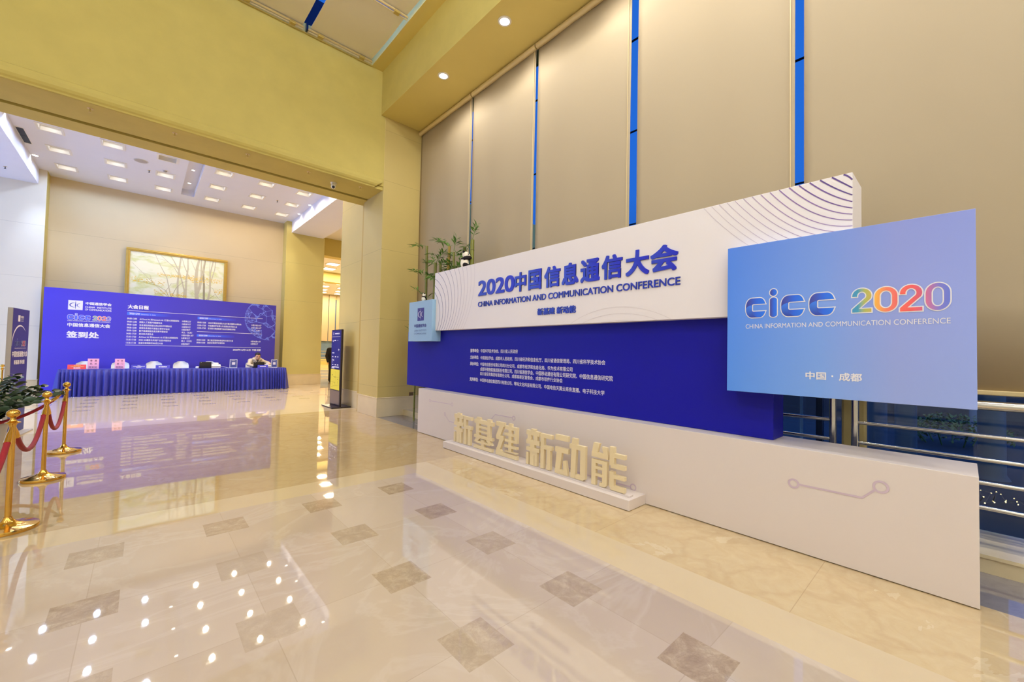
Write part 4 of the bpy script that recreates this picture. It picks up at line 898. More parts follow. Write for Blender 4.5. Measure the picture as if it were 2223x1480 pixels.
panda((4.095, 5.80, 2.87), .29, -.9, 'plush toy panda clinging to the thick bamboo above the headline panel', True)
panda((3.77, 6.60, 2.335), .145, .1, 'small plush toy panda sitting on the pale blue logo box', False)

# ------------------------------------------------------------------ stanchions, ropes
def stanchion(x, y, label, first=[]):
    if first: return dup(first[0], (x, y, 0), 0, label)
    t = thing('rope_stanchion', label, 'stanchion', (0, 0, 0), 'brass rope stanchions')
    m = MB(); m.lathe([(.165, .0), (.17, .012), (.165, .028), (.12, .036), (.06, .052), (.032, .075), (.022, .10)], (0, 0, 0), 40); make('base', m, 'brass', t, smooth=True)
    m = MB(); m.lathe([(.0185, .06), (.0185, .815)], (0, 0, 0), 24); make('pole', m, 'brass', t, smooth=True)
    m = MB(); m.lathe([(.020, .80), (.024, .812), (.042, .820), (.042, .825), (.024, .833), (.016, .845), (.015, .862)], (0, 0, 0), 28); make('collar', m, 'brass', t, smooth=True)
    m = MB(); m.ell((0, 0, .893), (.038, .038, .034), n=28); make('ball_finial', m, 'brass', t, smooth=True)
    t.location = (x, y, 0); first.append(t); return t
stanchion(-.725, 4.95, 'brass stanchion whose base shows largest, first of the row along the red ropes')
stanchion(-.735, 6.55, 'brass stanchion in the middle of the row along the red ropes')
stanchion(-.73, 8.02, 'brass stanchion at the table end of the row of red ropes')
stanchion(-2.36, 14.75, 'small distant brass stanchion half hidden by the navy poster stand')
stanchion(-.72, 3.40, 'brass stanchion beyond the frame holding the first red rope')
stanchion(-1.85, 7.0, 'brass stanchion beyond the frame behind the potted plant')
stanchion(-3.6, 14.9, 'brass stanchion beyond the frame by the pale lobby wall')
def rope(a, b, sag, label, ends=True):
    t = thing('velvet_rope', label, 'rope', ((a[0]+b[0])/2, (a[1]+b[1])/2, .8-sag), 'red velvet ropes')
    A, B = Vector((*a, .79)), Vector((*b, .79)); d = (B-A).normalized(); A += d*.045; B -= d*.045; n = 26; pts = []
    for i in range(n+1): k = i/n; p = A.lerp(B, k); p.z -= sag*(1-(2*k-1)**2)**.9 if 0 < k < 1 else 0; pts.append(p)
    m = MB(); m.tube(pts[1:-1], .0185, 12); make('rope_body', m, 'rope', t, smooth=True)
    for q in (pts[:3], pts[::-1][:3]):
        m = MB(); m.tube(q, [.008, .019, .021], 12); make('end_ferrule', m, 'brass', t, smooth=True)
        c = q[0]; m = MB(); e = d
        m.tube([c, c+Vector((0, 0, .02)), Vector((c.x, c.y, .824))], .004, 6); make('hook', m, 'brass', t, smooth=True)
rope((-.735, 6.55), (-.725, 4.95), .31, 'red velvet rope between the largest brass stanchion and the middle one')
rope((-.73, 8.02), (-.735, 6.55), .36, 'red velvet rope between the middle brass stanchion and the table end one')
rope((-.725, 4.95), (-.72, 3.40), .32, 'red velvet rope hanging toward the viewer from the largest brass stanchion')
rope((-.73, 8.02), (-1.85, 7.0), .30, 'dark red velvet rope running behind the potted plant')
rope((-2.36, 14.75), (-3.6, 14.9), .3, 'distant red velvet rope beside the navy poster stand')
# potted plant
px, py = -1.36, 7.75
t = thing('potted_plant', 'dark glossy leafy plant in a grey pot behind the red ropes', 'plant', (px, py, 0))
m = MB(); m.lathe([(.13, .0), (.15, .02), (.185, .40), (.20, .44), (.20, .48), (.18, .48), (.175, .42)], (px, py, 0), 32); make('pot', m, 'pot', t, smooth=True)
m = MB(); m.lathe([(.01, .445), (.178, .44), (.176, .40)], (px, py, 0), 24); make('soil', m, 'soil', t)
rr = random.Random(11)
def zz_stem(a, lean, L, seed):
    r = random.Random(seed); m = MB(); l = MB(); p0 = Vector((px+.08*math.cos(a), py+.08*math.sin(a), .43)); hv = Vector((math.cos(a), math.sin(a), 0)); pts = []
    for k in range(11): q = k/10; pts.append(p0+hv*lean*(q**1.6)+Vector((0, 0, L*(q-.28*q*q))))
    m.tube(pts, [.011-.0008*k for k in range(11)], 6)
    for k in range(2, 11):
        for sgn in (-1, 1):
            p = pts[k]; tg = (pts[k]-pts[k-1]).normalized(); sd = tg.cross(Vector((0, 0, 1)));
            sd = (sd.normalized() if sd.length > .1 else Vector((1, 0, 0)))*sgn
            ld = (sd*.9+tg*.55+Vector((0, 0, r.uniform(-.1, .35)))).normalized(); ll = r.uniform(.080, .115); w = ll*.25; wv = ld.cross((tg+Vector((0, 0, .6))).normalized()).normalized()*w
            up = wv.cross(ld).normalized()*w*.25; b = Vector((0, 0, -ll*.12))
            q0 = len(l.v); st = [(.12, .45), (.3, .92), (.52, 1.0), (.74, .78), (.9, .42)]; l.v.append(tuple(p)); l.v += [tuple(v) for f, g in st for v in (p+ld*ll*f+wv*g+up*g+b*f*f, p+ld*ll*f+b*f*f, p+ld*ll*f-wv*g+up*g+b*f*f)]; l.v.append(tuple(p+ld*ll+b))
            fs = [(0, 1, 2), (0, 2, 3)]+[q for k2 in range(4) for q in ((1+3*k2, 4+3*k2, 5+3*k2, 2+3*k2), (2+3*k2, 5+3*k2, 6+3*k2, 3+3*k2))]+[(13, 16, 14), (14, 16, 15)]; l.f += [tuple(i_+q0 for i_ in f) for f in fs]; l.m += [0]*len(fs)
    s = make('stem', m, 'stemgreen', t, smooth=True); make('leaves', l, 'leafd', s, smooth=True, auto=True)
for i in range(22):
    a = 2*PI*i/22+rr.uniform(-.15, .15); zz_stem(a, rr.uniform(.20, .48), rr.uniform(.38, .66), i)
[zz_stem(i_*.9, .16+.05*(i_ % 3), .78+.05*(i_ % 2), 60+i_) for i_ in range(7)]; zz_stem(-.35, .50, .50, 90); zz_stem(-.75, .48, .42, 91); zz_stem(.25, .52, .48, 92); zz_stem(-1.2, .45, .36, 93); zz_stem(-.1, .46, .56, 94); zz_stem(-.95, .36, .5, 95); zz_stem(.6, .4, .5, 96)

# ------------------------------------------------------------------ navy poster stand
t = thing('poster_stand', 'narrow navy poster stand with arc and conference name by the pale wall', 'poster stand', (-1.47, 10.03, 0))
a0 = Vector((-1.478, 9.70, 0)); a1 = Vector((-1.405, 10.37, 0)); ax = (a1-a0).normalized(); back = Vector((-ax.y, ax.x, 0)); W = (a1-a0).length
fr = lambda d=0: (a0+Vector((0, 0, .02)), ax, Vector((0, 0, 1)), back)
m = MB(); m.prism([(0, 0), (W, 0), (W, 1.95), (0, 1.95)], fr(), .055); make('board', m, 'greyside', t, bevel=.003)
PP = Plane(a0+Vector((0, 0, .02)), ax); m = MB(); PP.rect(m, .004, W-.004, .004, 1.946, .002); make('printed_face', m, 'navyposter', t)
m = MB(); m.prism([(.05, -.02), (W-.05, -.02), (W-.05, .0), (.05, .0)], (a0+Vector((0, 0, .02))-back*.12, ax, Vector((0, 0, 1)), back), .30); make('foot', m, 'greyside', t)
m = MB(); PP.rect(m, .20, .285, 1.745, 1.845, .0035); make('emblem', m, 'ink_pale', t)
m = MB(); PP.text(m, '中国通信学会', .30, .43, 1.80, 1.84, .02, .0035); make('institute_lettering', m, 'ink_pale', t)
m = MB(); PP.text(m, 'CHINA INSTITUTE', .30, .43, 1.775, 1.79, .004, .0035); make('institute_lettering', m, 'ink_pale', t)
m = MB(); PP.text(m, 'OF COMMUNICATIONS', .30, .43, 1.75, 1.765, .004, .0035); make('institute_lettering', m, 'ink_pale', t)
m = MB(); pts = circ3((.005, 1.36), (.27, 1.68), (.52, 1.60), 40); PP.ribbon(m, pts, [.004+.022*math.sin(PI*(i/40)**.8) for i in range(41)], .0035); make('arc_print', m, 'ink_pale', t)
for u0, u1 in ((.115, .185), (.225, .285), (.295, .36)): c_letter(PP, t, u0, u1, 1.36, 1.435, .004, 'kioskblue', 'ink_slate', None, 'acronym_letter', .0035)
m = MB(); PP.rect(m, .195, .215, 1.36, 1.445, .0035); PP.rect(m, .195, .215, 1.46, 1.48, .0035); make('acronym_letter', m, 'ink_slate', t)
year(PP, t, [(.385+.048*i, .428+.048*i, 1.36, 1.445) for i in range(4)], .011, .003, ['ink_slate', 'ink_red', 'ink_red', 'ink_slate'], 'ink_pale', .0035)
m = MB(); PP.text(m, 'CHINA INFORMATION AND COMMUNICATION CONFERENCE', .12, .58, 1.32, 1.335, .004, .0035); make('english_lettering', m, 'ink_pale', t)
m = MB(); PP.text(m, '中国信息通信大会', .03, .64, 1.19, 1.285, .03, .0035); make('headline_lettering', m, 'ink_pale', t)
m = MB(); PP.text(m, '新基建 新动能', .12, .55, 1.075, 1.145, .03, .0035); make('slogan_lettering', m, 'ink_pale', t)
m = MB(); PP.text(m, '中国·成都', .22, .48, .87, .92, .02, .0035); make('city_lettering', m, 'ink_pale', t)

# ------------------------------------------------------------------ wayfinding kiosk
KY0, KY1 = 10.235, 10.93
t = thing('wayfinding_kiosk', 'dark wayfinding kiosk with navy directory and yellow floor plan by the stone pier', 'sign', (3.62, 10.58, 0))
m = MB(); m.box((3.40, 10.14, .004), (3.86, 10.90, .03)); make('base_plate', m, 'kioskblack', t, bevel=.004)
m = MB(); m.box((3.612, KY0, .03), (3.66, KY1, 1.925)); make('body', m, 'kioskblack', t, bevel=.004)
PK = Plane((3.612, 0, 0), (0, -1, 0)); KU = lambda f: -KY1+.02+(KY1-KY0-.06)*f
m = MB(); PK.rect(m, KU(0), KU(1), .94, 1.90, .002); make('directory_print', m, 'kioskblue', t)
m = MB(); PK.rect(m, KU(0), KU(1), .42, .925, .004); y = make('floor_plan_print', m, 'yellowcard', t)
m = MB()
for q in (.2, .5, .8): PK.rect(m, KU(q), KU(q)+.008, .50+.1*q, .56+.1*q, .005); PK.rect(m, KU(q)-.02, KU(q)+.04, .80-.15*q, .815-.15*q, .005)
PK.ribbon(m, [(KU(.1), .6), (KU(.55), .6), (KU(.55), .88)], .004, .005); PK.ribbon(m, [(KU(.3), .74), (KU(.9), .74), (KU(.9), .55), (KU(.1), .48)], .004, .005); make('plan_lines', m, 'groove', y)
m = MB(); PK.rect(m, KU(0), KU(1), .06, .40, .002); make('lower_panel', m, 'kioskgrey', t)
m = MB(); PK.rect(m, KU(.06), KU(.94), 1.742, 1.748, .003)
for b in (0, 1, 2): PK.ribbon(m, [(KU(.13), 1.855-.03*b), (KU(.2), 1.862-.03*b), (KU(.24), 1.85-.03*b)], .010, .003)
PK.rect(m, KU(.34), KU(.86), 1.82, 1.836, .003); PK.rect(m, KU(.34), KU(.86), 1.795, 1.80, .003)
for (f, z, dr) in ((.16, 1.64, 1), (.84, 1.42, -1)):
    u = KU(f); PK.ribbon(m, [(u-.04*dr, z), (u+.03*dr, z)], .014, .003); PK.poly(m, [(u+.05*dr, z), (u+.01*dr, z+.035), (u+.01*dr, z-.035)], .003)
u = KU(.16); PK.ribbon(m, [(u, 1.09), (u, 1.17)], .012, .003); PK.poly(m, [(u, 1.20), (u-.03, 1.155), (u+.03, 1.155)], .003)
for f0, f1, z in ((.3, .5, 1.65), (.66, .70, 1.65), (.1, .34, 1.335), (.1, .24, 1.24), (.42, .56, 1.24), (.68, .8, 1.24), (.1, .34, 1.155), (.12, .26, 1.04), (.42, .56, 1.04), (.68, .82, 1.04), (.12, .88, .985), (.08, .4, .955)):
    PK.rect(m, KU(f0), KU(f1), z-.010, z+.014, .003)
make('directory_marks', m, 'ink_pale', t)
m = MB(); m.box((4.49, 8.385, .42), (4.61, 8.394, .50)); t = thing('wall_socket', 'brown wall socket low on the stone pier beside the display base', 'socket', (4.55, 8.39, .42)); make('plate', m, 'brown', t, bevel=.003)
m = MB(); m.box((4.515, 8.382, .44), (4.585, 8.386, .48)); make('face', m, 'groove', t)

# ------------------------------------------------------------------ registration board, painting
t = thing('registration_board', 'wide blue registration board printed with the conference schedule, behind the skirted table', 'board', (.78, 17.25, 0))
m = MB(); m.box((-2.09, 17.2, .0), (3.65, 17.28, 3.0)); make('panel', m, 'blue_board', t)
PR = Plane((0, 17.2, 0), (1, 0, 0)); inst_emblem(PR, -1.62, 2.405, .29, .272, t, 'ink_white', 'ink_blue2', .002)
def rtext(tt, u0, u1, v0, v1, b=.02, mat='ink_white', name='lettering'):
    m = MB(); PR.text(m, tt, u0, u1, v0, v1, b, .003); return make(name, m, mat, t)
rtext('中国通信学会', -1.275, -.733, 2.57, 2.656, .035, name='institute_lettering'); rtext('CHINA  INSTITUTE', -1.28, -.73, 2.478, 2.53, .02, name='institute_lettering'); rtext('OF COMMUNICATIONS', -1.28, -.73, 2.405, 2.457, .02, name='institute_lettering')
AB = pmat('acronym_bright_blue', (84, 104, 244), .45, var=.02)
for u0, u1 in ((-1.622, -1.50), (-1.40, -1.285), (-1.27, -1.165)): c_letter(PR, t, u0, u1, 2.125, 2.26, .0065, AB, 'ink_pale', None, 'acronym_letter', .003)
m = MB(); f = MB(); p = dedupe(arc(-1.452, 2.285, .018, .02, 0, 360, 16)); PR.poly(m, grow(p, .01), .003); PR.poly(f, p, .004); p = [(-1.472, 2.125), (-1.432, 2.125), (-1.432, 2.245), (-1.472, 2.245)]; PR.poly(m, grow(p, .01), .003); PR.poly(f, p, .004)
make('letter_outline', m, 'ink_pale', t); make('acronym_letter', f, AB, t)
year(PR, t, [(-1.112+.097*i, -1.027+.097*i, 2.13, 2.255) for i in range(4)], .022, .008, YC, 'ink_pale', .003)
rtext('CHINA INFORMATION AND COMMUNICATION CONFERENCE', -1.618, -.741, 2.072, 2.104, .01, name='english_lettering')
rtext('中国信息通信大会', -1.618, -.741, 1.915, 2.027, .035, name='headline_lettering'); rtext('签到处', -1.624, -.968, 1.595, 1.785, .035, name='desk_lettering'); rtext('大会日程', -.377, .105, 2.54, 2.665, .035, name='schedule_heading')
m = MB()
for a, b, z in ((-.384, 3.228, 2.48), (-.39, 3.205, 1.418), (1.33, 3.207, 1.918)): PR.rect(m, a, b, z-.006, z+.006, .003)
make('rule_lines', m, 'ink_pale', t)
BAR = grad_mat('date_bar_print', [(0, (66, 118, 250)), (.45, (62, 96, 236)), (1, (62, 52, 186))], 'X')
for a, b, z0, z1, tt, te in ((-.384, .70, 2.345, 2.432, '2020/12/04', 'December 4, 2020'), (1.335, 2.405, 2.33, 2.412, '2020/12/05', 'December 5, 2020'), (1.333, 2.376, 1.747, 1.827, '2020/12/06', 'December 6, 2020')):
    m = MB(); PR.rect(m, a, b, z0, z1, .002); make('date_bar', m, BAR, t); rtext(tt, a+.05, a+.29, z0+.018, z1-.012, .02, 'ink_pale', 'date_lettering'); rtext(te, a+.32, a+.66, z0+.018, z0+.05, .008, 'ink_pale', 'date_lettering')
L = [('09:00-12:00', '从Cloud AI 到Network AI: 打造5G网络架构', .856, 'D层锦江厅', 1.166, 2.235), ('09:00-12:00', '网络人工智能专题报告会', .441, 'D层金牛厅', 1.165, 2.14), ('09:00-12:00', '信息通信网络前沿热点技术专题会议', .682, 'D层青羊厅', 1.164, 2.047), ('09:00-12:00', '我国信息通信与智能计算学术会议', .631, 'D层武侯厅', 1.159, 1.956), ('09:00-12:00', '数字基建赋能信息消费专题会议', .585, '线上（北京）', 1.207, 1.868),
     ('14:00-17:30', '前沿技术报告会', .241, 'D层水晶2-3厅', 1.247, 1.773), ('13:30-17:30', '从Cloud AI 到Network AI: 打造5G网络架构', .848, 'D层锦江厅', 1.157, 1.68), ('13:30-17:30', '2020 5G通信与天线产业技术报告会', .681, '线上（北京）', 1.206, 1.586), ('13:30-17:30', '能源互联网委员会成立大会', .48, 'D层武侯厅', 1.155, 1.49)]
for a, b, ue, c, uc, z in L:
    rtext(a, -.378, -.157, z-.026, z+.026, .018, name='schedule_lettering'); rtext(b, -.096, ue, z-.03, z+.03, .014, name='schedule_lettering'); rtext(c, .935, uc, z-.03, z+.03, .014, name='schedule_lettering')
Rr = [('09:00-12:00', '2020中国信息通信大会开幕式暨院士报告会', 2.576, 'D层水晶2-3厅', 3.197, 2.225), ('15:00-17:30', '中国通信学会第九次全国会员代表大会', 2.451, 'D层水晶2-3厅', 3.197, 2.13), ('13:30-17:30', '区块链与数据要素行业应用高峰分享会', 2.405, '线上（北京）', 3.15, 2.037), ('09:00-12:00', '第三届互联网体系结构与技术大会', 2.35, 'D层水晶2-3厅', 3.19, 1.637), ('09:00-15:00', '能源互联网学术报告会', 2.108, 'D层锦江厅', 3.107, 1.55)]
for a, b, ue, c, uc, z in Rr:
    rtext(a, 1.335, 1.565, z-.026, z+.026, .018, name='schedule_lettering'); rtext(b, 1.625, ue, z-.03, z+.03, .014, name='schedule_lettering'); rtext(c, 2.884, uc, z-.03, z+.03, .014, name='schedule_lettering')
rtext('2020年12月4-6日', 2.353, 2.88, 1.295, 1.368, .02, name='date_lettering'); rtext('中国·成都', 2.93, 3.20, 1.295, 1.37, .02, name='date_lettering')
gm = MB(); gc = (3.44, 2.47); R = .76; rg = random.Random(5); nodes = []
for i in range(120):
    a = rg.uniform(0, 2*PI); r = R*math.sqrt(rg.uniform(.0, .95)); nodes.append((gc[0]+r*math.cos(a), gc[1]+r*math.sin(a)))
for i in range(20): a = math.radians(95+i*9.2); nodes.append((gc[0]+R*math.cos(a), gc[1]+R*math.sin(a)))
def inb(p): return p[0] < 3.645 and p[1] < 2.995
def clip(p, q):
    o = []; p, q = Vector(p), Vector(q)
    if not inb(p): p, q = q, p
    if not inb(p): return None
    if inb(q): return p, q
    for k in range(40, -1, -1):
        e = p.lerp(q, k/40)
        if inb(e): return p, e
ed = set(); gd = .003
for i, p in enumerate(nodes):
    for d, j in sorted((math.hypot(p[0]-q[0], p[1]-q[1]), j) for j, q in enumerate(nodes) if j != i)[:5]:
        if d < .5: ed.add((min(i, j), max(i, j)))
for i, j in ed:
    e = clip(nodes[i], nodes[j])
    if e: gd += 6e-6; PR.ribbon(gm, [tuple(e[0]), tuple(e[1])], .009, gd)
for i in range(46):
    e = clip((gc[0]+R*math.cos(math.radians(90+4*i)), gc[1]+R*math.sin(math.radians(90+4*i))), (gc[0]+R*math.cos(math.radians(94+4*i)), gc[1]+R*math.sin(math.radians(94+4*i))))
    if e: gd += 6e-6; PR.ribbon(gm, [tuple(e[0]), tuple(e[1])], .011, gd)
for p in nodes:
    if inb((p[0]+.02, p[1]+.02)): gd += 6e-6; PR.poly(gm, arc(p[0], p[1], .014, .014, 0, 330, 8), gd+.002)
make('network_globe_print', gm, pmat('network_ink', (118, 138, 236), .5, var=.1), t, auto=True)

t = thing('framed_painting', 'large gilt framed painting of pale trees with yellow leaves above the blue board', 'painting', (.85, 17.9, 2.45))
x0, x1, z0, z1 = -.49, 2.18, 2.45, 4.54; fy = 17.82; fw = .10
m = MB()
for a, b in (((x0, z1-fw), (x1, z1)), ((x0, z0), (x1, z0+fw)), ((x0, z0+fw), (x0+fw, z1-fw)), ((x1-fw, z0+fw), (x1, z1-fw))):
    m.box((a[0], fy, a[1]), (b[0], 17.945, b[1]))
    dx = .035; m.box((a[0]+(dx if b[0]-a[0] < .2 else 0), fy-.02, a[1]+(dx if b[1]-a[1] < .2 else 0)), (b[0]-(dx if b[0]-a[0] < .2 else 0), fy, b[1]-(dx if b[1]-a[1] < .2 else 0)))
make('frame', m, 'gilt', t, bevel=.008)
m = MB(); m.box((x0+fw, fy+.03, z0+fw), (x1-fw, fy+.05, z1-fw)); cv = make('canvas', m, 'canvas', t)
PV = Plane((0, fy+.03, 0), (1, 0, 0))
cu0, cu1, cv0, cv1 = x0+fw, x1-fw, z0+fw, z1-fw; U = lambda f: cu0+(cu1-cu0)*f; V = lambda f: cv1-(cv1-cv0)*f*.0-(4.44-2.95)*f
tr = MB(); td = MB(); rp = random.Random(21)
def branch(mb, pts, w0, w1):
    n = len(pts); w = [w0+(w1-w0)*i/(n-1) for i in range(n)]; P_ = [(U(a), max(cv0+.005, min(cv1-.005, V(b)))) for a, b in pts]; PV.ribbon(mb, P_, w, .002+.0004*rp.random())
branch(tr, [(.50, 1.28), (.485, .6), (.495, .3), (.51, 0)], .055, .045); branch(tr, [(.58, 1.28), (.575, .5), (.59, .25), (.585, 0)], .06, .03); branch(tr, [(.55, 1.28), (.56, .75), (.50, .35), (.44, .12), (.40, 0)], .05, .02)
branch(tr, [(.70, 1.28), (.70, .9), (.68, .5), (.69, .2), (.71, 0)], .13, .06); branch(tr, [(.71, .8), (.74, .4), (.735, .0)], .07, .03); branch(tr, [(.73, .7), (.76, .3), (.77, 0)], .04, .025)
branch(tr, [(.80, 1.28), (.845, .7), (.84, .3), (.87, 0)], .07, .03); branch(tr, [(.85, .5), (.89, .2), (.90, 0)], .03, .02); branch(tr, [(.845, .6), (.83, .25), (.835, 0)], .02, .012)
branch(tr, [(.44, 1.1), (.37, .5), (.30, .25), (.24, .0)], .03, .012); branch(tr, [(.48, 1.25), (.40, .95), (.22, .62), (.02, .25)], .022, .008); branch(tr, [(.49, .4), (.44, .25), (.30, .02)], .025, .01); branch(tr, [(.62, .5), (.55, .2), (.52, 0)], .03, .014)
branch(tr, [(.68, .3), (.62, .05)], .02, .01); branch(tr, [(.5, .3), (.35, .12), (.1, .05)], .012, .005); branch(tr, [(.22, .62), (.20, .48), (.08, .42)], .012, .005)
branch(td, [(.785, 1.28), (.775, .6), (.76, .3), (.775, 0)], .062, .05)
branch(td, [(.78, .95), (.85, .88), (.91, .78), (.88, .65), (.80, .55)], .014, .006); branch(td, [(.91, .78), (.95, .88), (1.0, .92)], .01, .005); branch(td, [(.41, 1.0), (.47, .72), (.53, .58), (.60, .52)], .018, .006); branch(td, [(.41, 1.0), (.37, .8), (.28, .70), (.05, .62)], .014, .005); branch(td, [(.41, 1.0), (.36, 1.12), (.30, 1.25)], .018, .012); branch(td, [(.36, .82), (.42, .62), (.50, .6)], .01, .004); branch(td, [(.74, 1.28), (.74, 1.08), (.78, .98)], .014, .008); branch(td, [(.11, 1.2), (.13, 1.05), (.16, .98)], .008, .004)
make('painted_trunks', tr, 'trunk', cv); make('painted_dark_branches', td, 'trunkd', cv)
lf = MB()
for (ua, ub, va, vb, n, sl) in ((.27, .62, .40, .50, 170, .0), (.60, .99, .38, .52, 200, .04), (.02, .35, .52, .68, 150, .22), (.25, .58, .78, .94, 150, .12), (.90, .99, .62, .78, 60, .1), (.42, .60, .85, .92, 50, 0), (.62, .78, .46, .56, 60, 0)):
    for _ in range(n):
        f = rp.random(); u = ua+(ub-ua)*f; v = va+(vb-va)*rp.triangular(0, 1, .5)+sl*f*(vb-va); q = (U(u), V(v)); r = rp.uniform(.006, .017); a = rp.uniform(0, 180); PV.poly(lf, [(q[0]+r*1.5*math.cos(math.radians(a+k)), q[1]+r*.8*math.sin(math.radians(a*.3+k))) for k in (0, 72, 144, 216, 288)], .0032+.0005*rp.random())
make('painted_leaves', lf, 'yleaf', cv, auto=True)

# ------------------------------------------------------------------ skirted table and what stands on it
TX0, TX1, TY0, TY1, TZ = -1.62, 3.77, 16.06, 16.52, .735
t = thing('registration_table', 'long registration table under a pleated royal blue skirt, before the blue board', 'table', ((TX0+TX1)/2, 16.3, 0))
m = MB(); m.box((TX0, TY0, TZ-.045), (TX1, TY1, TZ)); make('table_top', m, 'cloth', t, bevel=.006)
def skirt():
    path = []; step = .012; y = TY1
    while y > TY0: path.append((TX0, y, (-1, 0))); y -= step
    x = TX0
    while x < TX1: path.append((x, TY0, (0, -1))); x += step
    y = TY0
    while y < TY1: path.append((TX1, y, (1, 0))); y += step
    rs = random.Random(3); ph = 0; off = []
    per = .095
    for i, q in enumerate(path):
        ph += step/per*(1+.35*math.sin(i*.043)); f = ph % 1.0; off.append((f, math.sin(2*PI*f), rs.uniform(-.1, .1)))
    zs = [TZ-.002, TZ-.05, TZ-.09, .5, .3, .12, .012]; amp = [0, .004, .016, .032, .042, .048, .054]; m = MB(); n = len(path)
    for z, a in zip(zs, amp):
        for (x, y, nn), (f, s, r) in zip(path, off):
            sag = .022+(.735-z)*.09; d = sag+a*(s+.35*math.sin(4*PI*f+1)); m.v.append((x+nn[0]*d, y+nn[1]*d, z))
    for k in range(len(zs)-1):
        for i in range(n-1): m.f.append((k*n+i, k*n+i+1, (k+1)*n+i+1, (k+1)*n+i)); m.m.append(0)
    return m
o = make('pleated_skirt', skirt(), 'cloth', t, smooth=True)
for x in (-1.5, .2, 1.9, 3.6):
    for y in (16.12, 16.46): m = MB(); m.tube([(x, y, 0), (x, y, TZ-.05)], .015, 8); make('leg', m, 'black', t)
def frontplane(x, y, z, tilt=0.0): return Plane((x, y, z), (1, 0, 0), (0, math.sin(tilt), math.cos(tilt)))
def tent(name, label, x0, x1, h, mat, texts, y=16.22, group='name cards on the blue table'):
    t = thing(name, label, 'sign card', ((x0+x1)/2, y, TZ), group); m = MB(); w = x1-x0; d = .035
    m.add([(x0, y-d, TZ), (x1, y-d, TZ), (x1, y, TZ+h), (x0, y, TZ+h), (x0, y+d, TZ), (x1, y+d, TZ)], [(0, 1, 2, 3), (3, 2, 5, 4), (0, 4, 5, 1), (0, 3, 4), (1, 5, 2)]); make('card', m, mat, t)
    L = math.hypot(d, h); P_ = Plane((x0, y-d, TZ), (1, 0, 0), (0, d/L, h/L))
    for tt, u0, u1, v0, v1, b, mm in texts: q = MB(); P_.text(q, tt, u0*w, u1*w, v0*L, v1*L, b, .0012); make('lettering', q, mm, t)
    return t
tent('desk_sign', 'red tent card with gold and white lettering at the pale wall end of the table', -1.482, -1.13, .125, 'redcard', [('2020中国信息通信大会', .33, .70, .72, .86, .03, 'ink_gold'), ('中国信息通信大会暨学术报告会', .16, .88, .48, .64, .03, 'ink_gold'), ('签到处', .32, .70, .14, .38, .05, 'ink_white')])
tent('desk_sign', 'blue tent card with a white swoosh in the middle of the table', -.222, .105, .112, 'bluecard', [('2020', .40, .60, .74, .86, .01, 'ink_pale'), ('中国信息通信大会', .1, .9, .44, .62, .05, 'ink_white'), ('签到处', .33, .67, .26, .38, .03, 'ink_pale')])
tent('desk_sign', 'blue tent card with five white characters before the second white chair from its swoosh neighbour', .312, .64, .10, 'bluecard', [('参会签到处', .2, .8, .34, .66, .05, 'ink_white')])
tent('desk_sign', 'blue tent card before the laptop of the seated person', 2.93, 3.24, .095, 'bluecard', [('参会签到处', .2, .8, .38, .68, .05, 'ink_white')], y=16.14)
def standing_card(x0, x1, h, label, lines):
    t = thing('standing_sign', label, 'sign card', ((x0+x1)/2, 16.22, TZ), 'pink sign cards'); y = 16.22; w = x1-x0
    m = MB(); m.box((x0, y, TZ), (x1, y+.006, TZ+h)); make('card', m, 'pinkcard', t); m = MB(); m.box((x0+.02, y, TZ), (x1-.02, y+.07, TZ+.006)); make('foot', m, 'acrylic', t)
    P_ = frontplane(x0, y, TZ)
    for i, l in enumerate(lines):
        q = MB(); v = h*(.72-.31*i); a, b = (.22, .78) if len(l) == 2 else (.1, .86)
        if len(l) == 2: P_.text(q, l[0], w*.2, w*.42, v, v+h*.18, .01, .0015); P_.text(q, l[1], w*.6, w*.82, v, v+h*.18, .01, .0015)
        else: P_.text(q, l, a*w, b*w, v, v+h*.17, .01, .0015)
        make('lettering', q, 'ink_dark', t)
standing_card(-1.107, -.885, .29, 'pink upright sign card beside the red tent card', ('省直', '机关', '签到处'))
standing_card(-.567, -.362, .287, 'pink upright sign card in front of the second white chair', ('市级', '部门', '签到处'))
def acrylic_stand(x0, x1, label):
    t = thing('acrylic_stand', label, 'sign stand', ((x0+x1)/2, 16.25, TZ), 'acrylic poster stands'); y = 16.25
    m = MB(); m.box((x0, y, TZ+.004), (x1, y+.012, TZ+.278)); m.box((x0, y-.02, TZ), (x1, y+.08, TZ+.005)); make('holder', m, 'acrylic', t, bevel=.002)
    m = MB(); P_ = frontplane(x0, y, TZ); P_.rect(m, .012, x1-x0-.012, .014, .268, .001); s = make('print', m, pmat('slate_blue_print', (72, 82, 150), .4, var=.04), t)
    m = MB(); P_.rect(m, (x1-x0)*.3, (x1-x0)*.72, .10, .19, .002, 0); make('pale_square', m, 'ink_pale', s)
    m = MB(); P_.ribbon(m, circ3((.015, .20), (.06, .245), (.14, .25), 14), [.002+.004*math.sin(PI*i/14) for i in range(15)], .002); P_.rect(m, .06, .15, .232, .238, .002); make('swoosh', m, 'ink_pale', s)
acrylic_stand(2.153, 2.362, 'clear acrylic stand with slate blue print near the first printer'); acrylic_stand(3.357, 3.545, 'clear acrylic stand with slate blue print at the ochre pilaster end of the table')
